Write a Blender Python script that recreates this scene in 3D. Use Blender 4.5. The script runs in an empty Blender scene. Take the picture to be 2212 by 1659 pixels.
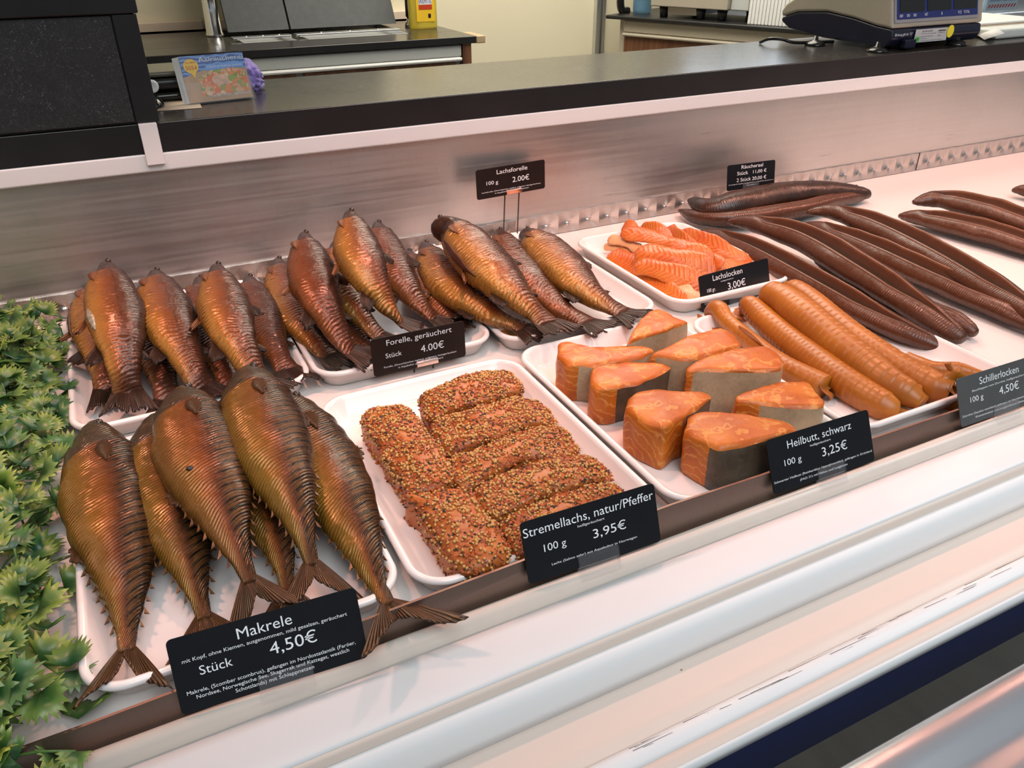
import bpy, math, random
import numpy as np
from mathutils import Vector, Matrix, noise

# ------------------------------------------------------------------ camera, world, lights, exposure
S = bpy.context.scene
COL = S.collection
CAM = Vector((0, 0, .45))
FPX = 1699.3
YAW, PIT, ROLL = .46269, .5274, -.00325
def _axes():
    f = Vector((math.sin(YAW)*math.cos(PIT), math.cos(YAW)*math.cos(PIT), -math.sin(PIT)))
    r = Vector((math.cos(YAW), -math.sin(YAW), 0)); u = r.cross(f)
    return (r*math.cos(ROLL)+u*math.sin(ROLL), u*math.cos(ROLL)-r*math.sin(ROLL), f)
CR, CU, CF = _axes()
cd = bpy.data.cameras.new('camera'); cd.sensor_width = 36; cd.lens = FPX/2212*36; cd.clip_start = .01
co = bpy.data.objects.new('camera', cd); COL.objects.link(co)
co.matrix_world = Matrix(((CR.x, CU.x, -CF.x, CAM.x), (CR.y, CU.y, -CF.y, CAM.y), (CR.z, CU.z, -CF.z, CAM.z), (0, 0, 0, 1)))
S.camera = co
S.view_settings.view_transform = 'Standard'; S.view_settings.look = 'None'
S.view_settings.gamma = 1; S.view_settings.exposure = 0; S.view_settings.use_curve_mapping = False
S.cycles.use_denoising = True
w = bpy.data.worlds.new('world'); S.world = w; w.use_nodes = True
_wt = w.node_tree; _bg = _wt.nodes['Background']
_sep = _wt.nodes.new('ShaderNodeSeparateXYZ'); _tc = _wt.nodes.new('ShaderNodeTexCoord'); _wt.links.new(_tc.outputs['Generated'], _sep.inputs[0])
_rp = _wt.nodes.new('ShaderNodeValToRGB'); _wt.links.new(_sep.outputs[2], _rp.inputs[0]); _wt.links.new(_rp.outputs[0], _bg.inputs[0])
_e = _rp.color_ramp.elements
_e[0].position = 0; _e[0].color = (.16, .16, .16, 1); _e[1].position = .7; _e[1].color = (.78, .90, 1, 1)
for _p, _c in ((.01, (.30, .29, .28, 1)), (.06, (.62, .66, .70, 1)), (.3, (.85, .93, 1, 1))):
    _n = _e.new(_p); _n.color = _c
_bg.inputs[1].default_value = .33
def area(name, loc, to, size, power, col, sy=None):
    l = bpy.data.lights.new(name, 'AREA'); l.energy = power; l.color = col; l.size = size
    if sy: l.shape = 'RECTANGLE'; l.size_y = sy
    o = bpy.data.objects.new(name, l); COL.objects.link(o); o.location = loc
    o.rotation_euler = (Vector(to)-Vector(loc)).to_track_quat('-Z', 'Y').to_euler()
    return o
area('daylight_from_square', (.5, -1.2, 2.5), (.7, .35, .0), 2.2, 68, (.95, .98, 1))
for i, x in enumerate((-.25, .35, .95, 1.55, 2.2)):
    area('case_lamp', (x+.1, .80, .86), (x, .72, 0), .07, 4.3, (1, .475, .36))
area('window_daylight', (4.75, 3.3, .6), (4.0, 1.5, .1), 1.5, 24, (.85, .93, 1), 1.0)
area('window_daylight', (2.85, 3.02, .76), (2.85, 2.0, .70), 1.15, 7, (.80, .90, 1), .64)
area('interior_fill_light', (1.3, 2.0, 1.28), (1.3, 2.1, 0), 1.2, 34, (1, .93, .80))  # unseen fill added to brighten the interior walls

# ------------------------------------------------------------------ placing helpers (pixel of the photo -> point on a real plane)
def ray(px, py): return CR*((px-1106)/FPX) - CU*((py-829.5)/FPX) + CF
def PZ(px, py, z):
    d = ray(px, py); return CAM + d*((z-CAM.z)/d.z)
def PY(px, py, y):
    d = ray(px, py); return CAM + d*(y/d.y)
def PX(px, py, x):
    d = ray(px, py); return CAM + d*(x/d.x)

# ------------------------------------------------------------------ object helpers
def tag(o, label=None, cat=None, group=None, kind=None):
    for k, v in (('label', label), ('category', cat), ('group', group), ('kind', kind)):
        if v: o[k] = v
    return o
def empty(name, loc, label, cat, group=None):
    o = bpy.data.objects.new(name, None); COL.objects.link(o); o.location = loc; o.empty_display_size = .02
    return tag(o, label, cat, group)
def mesh(name, verts, faces, m, parent=None, uv=None, smooth=True, fm=None, solid=0):
    """verts in world space; linked relative to the parent's location. uv: one pair per vertex"""
    off = parent_loc(parent) if parent else Vector((0, 0, 0))
    V = [(v[0]-off.x, v[1]-off.y, v[2]-off.z) for v in verts]
    me = bpy.data.meshes.new(name); me.from_pydata(V, [], faces)
    for x in (m if isinstance(m, (list, tuple)) else [m]): me.materials.append(x)
    if uv is not None:
        l = me.uv_layers.new(name='UVMap')
        ix = np.empty(len(me.loops), dtype=np.int32); me.loops.foreach_get('vertex_index', ix)
        l.data.foreach_set('uv', np.asarray(uv, dtype=np.float32)[ix].ravel())
    if smooth: me.polygons.foreach_set('use_smooth', [True]*len(me.polygons))
    if fm is not None: me.polygons.foreach_set('material_index', fm)
    me.update()
    o = bpy.data.objects.new(name, me); COL.objects.link(o)
    if parent: o.parent = parent
    if solid:
        s = o.modifiers.new('solid', 'SOLIDIFY'); s.thickness = solid; s.offset = 0
    return o
def parent_loc(p):
    l = Vector(p.location)
    while p.parent: p = p.parent; l += Vector(p.location)
    return l
class MB:
    """collects shapes into one mesh"""
    def __init__(s): s.v = []; s.f = []; s.u = []
    def add(s, v, f, u=None):
        n = len(s.v); s.v += [tuple(x) for x in v]; s.f += [tuple(i+n for i in q) for q in f]
        s.u += list(u) if u is not None else [(0, 0)]*len(v); return s
    def box(s, a, b):
        x0, y0, z0 = a; x1, y1, z1 = b
        return s.add([(x0,y0,z0),(x1,y0,z0),(x1,y1,z0),(x0,y1,z0),(x0,y0,z1),(x1,y0,z1),(x1,y1,z1),(x0,y1,z1)],
                     [(0,3,2,1),(4,5,6,7),(0,1,5,4),(1,2,6,5),(2,3,7,6),(3,0,4,7)])
    def build(s, name, m, parent=None, smooth=False, bevel=0, solid=0, seg=2):
        o = mesh(name, s.v, s.f, m, parent, s.u, smooth, solid=solid)
        if bevel:
            b = o.modifiers.new('bevel', 'BEVEL'); b.width = bevel; b.segments = seg; b.limit_method = 'ANGLE'; b.angle_limit = .6
            o.data.polygons.foreach_set('use_smooth', [True]*len(o.data.polygons))
            wn = o.modifiers.new('wn', 'WEIGHTED_NORMAL'); wn.keep_sharp = True
        return o
def prism(profile, x0, x1):
    """profile of (y, z) swept along x"""
    n = len(profile)
    v = [(x0, y, z) for y, z in profile]+[(x1, y, z) for y, z in profile]
    f = [(i, i+n, (i+1) % n+n, (i+1) % n) for i in range(n)]+[tuple(range(n)), tuple(range(2*n-1, n-1, -1))]
    return v, f
def catmull(pts, n):
    P = [Vector(p) for p in pts]; P = [P[0]*2-P[1]]+P+[P[-1]*2-P[-2]]
    out = []
    for i in range(1, len(P)-2):
        for k in range(24):
            t = k/24; a, b, c, d = P[i-1:i+3]
            out.append(.5*((2*b)+(c-a)*t+(2*a-5*b+4*c-d)*t*t+(3*b-a-3*c+d)*t**3))
    out.append(P[-2])
    L = [0]
    for a, b in zip(out, out[1:]): L.append(L[-1]+(b-a).length)
    res = []; j = 0
    for i in range(n):
        s = L[-1]*i/(n-1)
        while j < len(L)-2 and L[j+1] < s: j += 1
        q = (s-L[j])/max(1e-9, L[j+1]-L[j]); res.append(out[j].lerp(out[j+1], min(1, max(0, q))))
    return res
def frames(P, roll=0, flip=1):
    out = []
    for i in range(len(P)):
        T = (P[min(i+1, len(P)-1)]-P[max(i-1, 0)]).normalized()
        B = Vector((0, 0, 1)).cross(T).normalized(); N = T.cross(B)
        r = roll(i/(len(P)-1)) if callable(roll) else roll
        B2 = (B*math.cos(r)-N*math.sin(r)); N2 = (N*math.cos(r)+B*math.sin(r))
        out.append((T, B2*flip, N2))
    return out
def lerp_table(tab, t):
    for (a, x), (b, y) in zip(tab, tab[1:]):
        if t <= b:
            q = (t-a)/(b-a); q = q*q*(3-2*q)*.5+q*.5
            return x+(y-x)*q
    return tab[-1][1]
def sweep(pts, nr, loop, roll=0, caps=True):
    P = catmull(pts, nr); F = frames(P, roll); v = []; u = []
    for i in range(nr):
        t = i/(nr-1); T, B, N = F[i]; L = loop(t); n = len(L)
        for k, (b, c) in enumerate(L):
            v.append(P[i]+B*b+N*c); u.append((t, k/n))
    f = [(i*n+k, i*n+(k+1) % n, (i+1)*n+(k+1) % n, (i+1)*n+k) for i in range(nr-1) for k in range(n)]
    if caps: f += [tuple(range(n-1, -1, -1)), tuple(range((nr-1)*n, nr*n))]
    return v, f, u
def tube(pts, r, nr=24, n=10):
    rr = r if callable(r) else (lambda t: r)
    return sweep(pts, nr, lambda t: [(math.cos(k*2*math.pi/n)*rr(t), math.sin(k*2*math.pi/n)*rr(t)) for k in range(n)])
def lathe(prof, c, n=32, axis='Z'):
    v = []; f = []
    for r, z in prof:
        for k in range(n):
            a = 2*math.pi*k/n
            v.append((c[0]+r*math.cos(a), c[1]+r*math.sin(a), c[2]+z))
    m = len(prof)
    for i in range(m-1):
        for k in range(n): f.append((i*n+k, i*n+(k+1) % n, (i+1)*n+(k+1) % n, (i+1)*n+k))
    f += [tuple(range(n-1, -1, -1)), tuple(range((m-1)*n, m*n))]
    return v, f
def ico(c, r, sub=1):
    key = sub
    if key not in ico.c:
        import bmesh
        b = bmesh.new(); bmesh.ops.create_icosphere(b, subdivisions=sub, radius=1)
        ico.c[key] = ([v.co.copy() for v in b.verts], [tuple(v.index for v in q.verts) for q in b.faces]); b.free()
    V, Fc = ico.c[key]; r = r if hasattr(r, '__len__') else (r, r, r)
    return [(c[0]+v.x*r[0], c[1]+v.y*r[1], c[2]+v.z*r[2]) for v in V], Fc
ico.c = {}

# ------------------------------------------------------------------ material helpers
def nd(nt, typ, ins=None, **attrs):
    n = nt.nodes.new('ShaderNode'+typ)
    for k, v in attrs.items(): setattr(n, k, v)
    for k, v in (ins or {}).items():
        s = n.inputs[k]
        if isinstance(v, bpy.types.NodeSocket): nt.links.new(v, s)
        else: s.default_value = v
    return n
def c4(c): return (c[0], c[1], c[2], 1)
class Mat:
    def __init__(s, name, col=(.8, .8, .8), rough=.5, metal=0, **kw):
        s.m = bpy.data.materials.new(name); s.m.use_nodes = True; s.t = s.m.node_tree
        s.b = s.t.nodes['Principled BSDF']; s.set('Base Color', c4(col)); s.set('Roughness', rough); s.set('Metallic', metal)
        for k, v in kw.items(): s.set(k.replace('_', ' '), v)
    def set(s, k, v):
        if isinstance(v, bpy.types.NodeSocket): s.t.links.new(v, s.b.inputs[k])
        else: s.b.inputs[k].default_value = v
    def obj(s): return nd(s.t, 'TexCoord').outputs['Object']
    def uv(s):
        q = nd(s.t, 'SeparateXYZ', {0: nd(s.t, 'TexCoord').outputs['UV']}); return q.outputs[0], q.outputs[1]
    def noise(s, scale, detail=3, rough=.5, vec=None, out=0, dist=0):
        return nd(s.t, 'TexNoise', {'Vector': vec or s.obj(), 'Scale': scale, 'Detail': detail, 'Roughness': rough, 'Distortion': dist}).outputs[out]
    def vor(s, scale, vec=None, feat='F1', out='Distance'):
        return nd(s.t, 'TexVoronoi', {'Vector': vec or s.obj(), 'Scale': scale}, feature=feat).outputs[out]
    def math(s, op, a, b=0, c=None, clamp=False):
        i = {0: a, 1: b}
        if c is not None: i[2] = c
        return nd(s.t, 'Math', i, operation=op, use_clamp=clamp).outputs[0]
    def ramp(s, fac, stops, interp='LINEAR'):
        n = nd(s.t, 'ValToRGB', {0: fac}); cr = n.color_ramp; cr.interpolation = interp
        while len(cr.elements) < len(stops): cr.elements.new(.5)
        for e, (p, c) in zip(cr.elements, stops):
            e.position = p; e.color = c4(c) if hasattr(c, '__len__') else (c, c, c, 1)
        return n.outputs[0]
    def mix(s, fac, a, b, mode='MIX'):
        a = c4(a) if isinstance(a, tuple) else a; b = c4(b) if isinstance(b, tuple) else b
        return nd(s.t, 'MixRGB', {0: fac, 1: a, 2: b}, blend_type=mode).outputs[0]
    def bump(s, h, strength=.3, dist=.002):
        prev = s.b.inputs['Normal'].links[0].from_socket if s.b.inputs['Normal'].links else None
        i = {'Height': h, 'Strength': strength, 'Distance': dist}
        if prev: i['Normal'] = prev
        s.set('Normal', nd(s.t, 'Bump', i).outputs[0]); return s
def mapping(m, vec, scale): return nd(m.t, 'Mapping', {'Vector': vec, 'Scale': scale}).outputs[0]
def flat(name, col, rough=.5, metal=0, var=.08, scale=30, bump=0, **kw):
    m = Mat(name, col, rough, metal, **kw)
    n = m.noise(scale, 4)
    m.set('Base Color', m.mix(n, tuple(c*(1-var) for c in col), tuple(min(1, c*(1+var)) for c in col)))
    if bump: m.bump(m.noise(scale*6, 3), bump, .001)
    return m.m

# ---- plastics, laminates, metals
M = {}
M['tray'] = flat('white_tray_plastic', (.78, .74, .72), .22, var=.02, Coat_Weight=.3)
M['shelf'] = flat('shelf_white_laminate', (.70, .66, .63), .30, var=.04, scale=9)
M['white'] = flat('white_plastic', (.80, .80, .79), .3, var=.03, scale=12)
M['whitegloss'] = flat('white_gelcoat', (.86, .88, .88), .42, var=.02, scale=8)
M['pinklit_gloss'] = flat('gelcoat_painted_reflection', (.84, .71, .62), .40, var=.03, scale=8)  # white gelcoat with the pink lamp reflection painted into its colour
M['cream_rail'] = flat('cream_price_rail', (.74, .66, .58), .3, var=.06, scale=40)
M['black'] = flat('black_plastic', (.012, .012, .013), .35, var=.2)
M['gloss_black'] = flat('gloss_black', (.01, .01, .01), .12, var=.2)
M['navy'] = flat('navy_panel', (.004, .010, .065), .35, var=.15)
M['navy_scale'] = flat('navy_scale_plastic', (.008, .010, .028), .3, var=.15)
M['beige_scale'] = flat('beige_scale_plastic', (.40, .36, .29), .4, var=.03)
M['cream_wall'] = flat('cream_wall_paint', (.78, .72, .54), .55, var=.03, scale=4)
M['wall_white'] = flat('white_wall_panel', (.75, .73, .66), .5, var=.03, scale=4)
M['pinkbase'] = flat('pinkish_upstand', (.72, .58, .46), .5, var=.03)
M['chrome'] = flat('chrome', (.85, .85, .86), .08, 1, var=.02)
M['alu'] = flat('aluminium', (.62, .64, .66), .3, .9, var=.05, scale=20)
M['greypanel'] = flat('grey_drawer_front', (.52, .54, .53), .35, var=.03, scale=6)
M['beigepanel'] = flat('beige_side_cabinet', (.48, .43, .34), .4, var=.03, scale=6)
M['paper'] = flat('paper', (.82, .80, .76), .7, var=.03)
M['wrap'] = flat('wrapping_paper', (.66, .50, .36), .7, var=.05)
M['foam'] = flat('white_board', (.74, .76, .70), .5, var=.04)
M['lettering'] = flat('white_lettering', (.80, .82, .84), .5, var=.01)
M['card'] = flat('black_price_card', (.006, .007, .009), .42, var=.2, scale=60, Specular_IOR_Level=.25)
def clear(name, col, alpha):
    m = Mat(name, col, .08); m.set('Transmission Weight', .9); m.set('IOR', 1.25); m.set('Alpha', alpha); return m.m
M['clear'] = clear('clear_acrylic', (.95, .94, .97), .32)
def speckled(name, base, hi, rough=.4, dens=.62):
    m = Mat(name, base, rough)
    st = mapping(m, m.obj(), (1, 1, 1.0))
    a = m.noise(1, 4, .6, mapping(m, m.obj(), (260, 260, 620)), dist=2.2); b = m.noise(1, 4, .6, mapping(m, m.obj(), (620, 500, 240)), dist=2.2); g = m.noise(22, 3)
    k = m.math('MULTIPLY', m.math('MAXIMUM', m.ramp(a, [(dens, 0), (dens+.05, 1)]), m.ramp(b, [(dens, 0), (dens+.05, 1)])), m.ramp(g, [(.35, .25), (.6, 1)]))
    c = m.mix(m.noise(45, 5, .7), base, tuple(x*3.2 for x in base))
    m.set('Base Color', m.mix(k, c, hi)); m.bump(a, .15, .0006)
    return m.m
M['granite'] = speckled('speckled_black_laminate', (.012, .012, .013), (.32, .31, .29), .40, .635)
M['lid'] = speckled('speckled_sink_lid', (.020, .023, .025), (.30, .31, .31), .60, .67)
def worktop(name):
    m = Mat(name, (.015, .014, .013), .22)
    n = m.noise(150, 5, .65); l = m.noise(6, 3)
    m.set('Base Color', m.mix(n, (.010, .009, .009), (.045, .038, .032)))
    m.set('Roughness', m.ramp(m.mix(.5, n, l), [(.3, .16), (.7, .30)])); m.set('Specular IOR Level', .75); m.bump(n, .15, .0005)
    return m.m
M['worktop'] = worktop('dark_worktop_laminate')
M['edge'] = flat('black_worktop_edge', (.014, .014, .015), .38, var=.5, scale=14)
def steel(name, col, rough, streak=(2, 60, 90)):
    m = Mat(name, col, rough, 1)
    o = m.obj(); s = m.noise(1, 5, .6, mapping(m, o, (3, 30, 180))); l = m.noise(7, 4, .6); sc = m.noise(1, 3, .5, mapping(m, o, (70, 30, 8)), dist=2)
    dirt = m.ramp(m.noise(1, 4, .6, mapping(m, o, (6, 3, 85))), [(.66, 0), (.74, .55)])
    scr = m.ramp(sc, [(.49, 0), (.5, .35), (.51, 0)])
    c = m.mix(m.mix(.5, s, l), tuple(x*.78 for x in col), tuple(min(1, x*1.12) for x in col))
    c = m.mix(m.math('MULTIPLY', dirt, l), c, (.10, .08, .07)); c = m.mix(scr, c, tuple(x*.75 for x in col))
    m.set('Base Color', c); m.set('Roughness', m.ramp(m.mix(.6, l, s), [(.3, rough-.06), (.7, rough+.10)]))
    m.bump(s, .06, .0005); return m.m
M['steel'] = steel('brushed_steel', (.72, .71, .685), .40)
M['upstand'] = steel('dull_steel_upstand', (.27, .195, .16), .42)
def turned(name):
    m = Mat(name, (.62, .59, .56), .22, 1)
    u, v = m.uv()
    x = m.math('SUBTRACT', m.math('FRACT', u), .5); y = m.math('SUBTRACT', m.math('FRACT', v), .5)
    r = m.math('SQRT', m.math('ADD', m.math('MULTIPLY', x, x), m.math('MULTIPLY', y, y)))
    ang = m.math('ARCTAN2', y, x)
    m.set('Anisotropic', .8); m.set('Anisotropic Rotation', m.math('ADD', m.math('DIVIDE', ang, 6.28318), .5))
    m.set('Tangent', nd(m.t, 'Tangent', direction_type='UV_MAP').outputs[0])
    m.bump(m.math('ADD', m.math('MULTIPLY', m.math('SINE', m.math('MULTIPLY', ang, 2)), .30), m.math('MULTIPLY', r, .8)), .8, .006); m.bump(m.math('SINE', m.math('MULTIPLY', r, 130)), .25, .0006)
    m.set('Roughness', .30); return m.m
M['turned'] = turned('engine_turned_steel')
def wood(name, c0, c1):
    m = Mat(name, c0, .4); s = m.noise(1, 5, .65, mapping(m, m.obj(), (60, 60, 2)))
    m.set('Base Color', m.mix(m.ramp(s, [(.3, 0), (.7, 1)]), c0, c1)); return m.m
M['wood'] = wood('brown_wood_laminate', (.085, .035, .018), (.22, .10, .05))
def floor_mat():
    m = Mat('grey_paving', (.06, .06, .06), .7); n = m.noise(1, 6, .7, mapping(m, m.obj(), (18, 3, 3))); l = m.noise(3, 3)
    m.set('Base Color', m.mix(m.mix(.4, n, l), (.035, .035, .034), (.13, .13, .125))); m.bump(n, .5, .01); return m.m
M['floor'] = floor_mat()

# ---- fish
def fish_mat(kind, dark=False):
    m = Mat(kind+('_dark_skin' if dark else '_skin'), (.4, .2, .05), .3)
    u, v = m.uv(); o = m.obj()
    n1 = m.noise(28, 4); n2 = m.noise(120, 4, .6); big = m.noise(9, 3)
    vv = m.math('ADD', v, m.math('MULTIPLY', m.math('SUBTRACT', n1, .5), .16))
    if kind == 'mackerel':
        oi = nd(m.t, 'ObjectInfo').outputs['Random']
        olive = m.ramp(vv, [(0, (.185, .105, .012)), (.25, (.235, .120, .014)), (.42, (.215, .080, .013)), (.52, (.120, .038, .011)), (.62, (.060, .023, .010)), (.78, (.035, .018, .009)), (1, (.016, .011, .008))])
        red = m.ramp(vv, [(0, (.165, .070, .010)), (.25, (.23, .085, .013)), (.42, (.225, .062, .014)), (.54, (.120, .032, .010)), (.64, (.055, .021, .010)), (.78, (.032, .016, .009)), (1, (.016, .011, .008))])
        base = m.mix(m.ramp(m.mix(.5, oi, big), [(.35, 0), (.65, 1)]), olive, red)
        blot = m.ramp(big, [(.40, 0), (.60, .7)])
        base = m.mix(blot, base, m.mix(.6, base, (.045, .016, .007)))
        ph = m.math('ADD', m.math('MULTIPLY', u, 34), m.math('ADD', m.math('MULTIPLY', n1, 1.1), m.math('MULTIPLY', v, 3.0)))
        st = m.math('SINE', m.math('MULTIPLY', ph, 6.28318))
        st = m.math('MULTIPLY', m.ramp(st, [(.40, 0), (.75, 1)]), m.ramp(vv, [(.52, 0), (.64, 1)]))
        gold = m.math('MULTIPLY', m.ramp(vv, [(.58, 0), (.70, .62), (.90, .25), (1, 0)]), m.ramp(u, [(.3, .15), (.65, 1)]))
        base = m.mix(gold, base, (.125, .062, .016))
        base = m.mix(st, base, (.008, .007, .006))
        lines = m.math('SINE', m.math('MULTIPLY', m.math('ADD', m.math('MULTIPLY', u, 85), m.math('ADD', m.math('MULTIPLY', v, 9), m.math('MULTIPLY', n1, 3.2))), 6.28318))
        lm = m.math('MULTIPLY', m.ramp(lines, [(.72, 0), (1, 1)]), m.math('MULTIPLY', m.ramp(n2, [(.4, .1), (.65, 1)]), .45))
        base = m.mix(lm, base, m.mix(.55, base, (.42, .22, .05)))
        head = m.ramp(m.math('ADD', u, m.math('MULTIPLY', m.math('SUBTRACT', v, .5), .08)), [(.226, 1), (.238, 0)])
        hc = m.mix(n1, (.030, .022, .014), (.085, .055, .028))
        base = m.mix(head, base, hc)
        tailm = m.ramp(u, [(.93, 0), (1, .8)]); base = m.mix(tailm, base, (.09, .035, .012))
        m.set('Base Color', base)
        m.bump(m.math('MULTIPLY', lines, m.ramp(m.noise(30, 3), [(.40, .15), (.62, 1)])), .45, .0010).bump(n2, .30, .0014).bump(m.noise(42, 3), .30, .004)
        m.set('Metallic', .30); m.set('Specular IOR Level', .38)
    else:
        sal = kind == 'salmon_trout'
        k = 1
        if dark: base = m.ramp(vv, [(0, (.20, .065, .016)), (.16, (.21, .062, .017)), (.34, (.150, .040, .014)), (.50, (.095, .026, .012)), (.68, (.050, .017, .010)), (.88, (.024, .011, .008)), (1, (.016, .010, .007))])
        else: base = m.ramp(vv, [(0, (.28, .125, .020)), (.14, (.42*k, .195*k, .036)), (.29, (.34*k, .130*k, .028)), (.43, (.205, .066, .021)), (.57, (.105, .033, .013)), (.74, (.046, .017, .010)), (.90, (.022, .011, .008)), (1, (.016, .010, .007))])
        blot = m.ramp(big, [(.40, 0), (.65, .6)]); base = m.mix(blot, base, m.mix(.6, base, (.12, .04, .015)))
        lat = m.ramp(m.math('ABSOLUTE', m.math('SUBTRACT', vv, .56)), [(0, .55), (.018, 0)]); base = m.mix(lat, base, (.05, .02, .01))
        sp = m.ramp(m.vor(420), [(.12, .6), (.26, 0)]); base = m.mix(m.math('MULTIPLY', sp, m.ramp(vv, [(.45, 0), (.7, .8)])), base, (.03, .014, .008))
        wr = m.math('SINE', m.math('MULTIPLY', m.math('ADD', m.math('MULTIPLY', u, 52), m.math('ADD', m.math('MULTIPLY', n1, 5.5), m.math('MULTIPLY', v, 1.2))), 6.28318))
        amp = m.math('MULTIPLY', m.ramp(v, [(.1, 1), (.75, .45), (1, .2)]), m.ramp(u, [(.16, 0), (.24, 1), (.6, .9), (.95, .5)]))
        amp = m.math('MULTIPLY', amp, m.ramp(m.noise(14, 2), [(.30, .15), (.58, 1)])); wr2 = m.math('MULTIPLY', wr, amp)
        base = m.mix(m.math('MULTIPLY', m.ramp(wr, [(.0, .35), (.4, 0)]), amp), base, m.mix(.5, base, (.10, .035, .012)))
        head = m.ramp(m.math('ADD', u, m.math('MULTIPLY', m.math('SUBTRACT', v, .5), .05)), [(.160, 1), (.176, 0)])
        base = m.mix(head, base, m.mix(n1, (.020, .010, .008), (.085, .032, .016)))
        gl = m.ramp(m.math('ABSOLUTE', m.math('SUBTRACT', m.math('ADD', u, m.math('MULTIPLY', m.math('SUBTRACT', v, .5), .05)), .174)), [(0, .9), (.012, 0)]); base = m.mix(gl, base, (.012, .006, .005))
        base = m.mix(m.ramp(u, [(.86, 0), (1, .9)]), base, (.085, .030, .016))
        m.set('Base Color', base)
        m.bump(wr2, .55, .0013).bump(m.noise(330, 2, .7), .30, .0008).bump(n2, .40, .0014).bump(m.noise(36, 3), .28, .005)
        m.set('Metallic', .20)
    m.set('Specular IOR Level', .5)
    m.set('Roughness', m.ramp(n2, [(.3, .20), (.75, .40)]))
    return m.m
def fin_mat(name, c0, c1, rays=26):
    m = Mat(name, c0, .35); u, v = m.uv()
    n = m.noise(80, 3)
    s = m.math('SINE', m.math('ADD', m.math('MULTIPLY', u, rays*6.28318), m.math('MULTIPLY', n, 1.5)))
    m.set('Base Color', m.mix(m.math('MULTIPLY', m.ramp(s, [(.2, 0), (.9, 1)]), m.ramp(n, [(.3, .5), (.7, 1)])), c0, c1)); m.bump(s, .5, .001)
    m.set('Metallic', .2); return m.m
for k in ('mackerel', 'trout', 'salmon_trout'): M[k] = fish_mat(k)
for k in ('trout', 'salmon_trout'): M[k+'_dark'] = fish_mat(k, True)
M['mac_fin'] = fin_mat('mackerel_fin', (.045, .020, .008), (.17, .075, .020))
M['trout_fin'] = fin_mat('trout_fin', (.020, .011, .008), (.085, .035, .016), 30)
M['belly_fin'] = fin_mat('orange_fin', (.15, .05, .015), (.30, .11, .03), 12)
M['eye'] = flat('dull_eye', (.03, .02, .015), .15, var=.3)
M['tear'] = flat('silvery_torn_skin', (.42, .36, .26), .25, .3, var=.4, scale=140, bump=.5)
M['slit'] = flat('dark_red_slit', (.06, .016, .008), .3, var=.4, scale=60)

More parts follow.
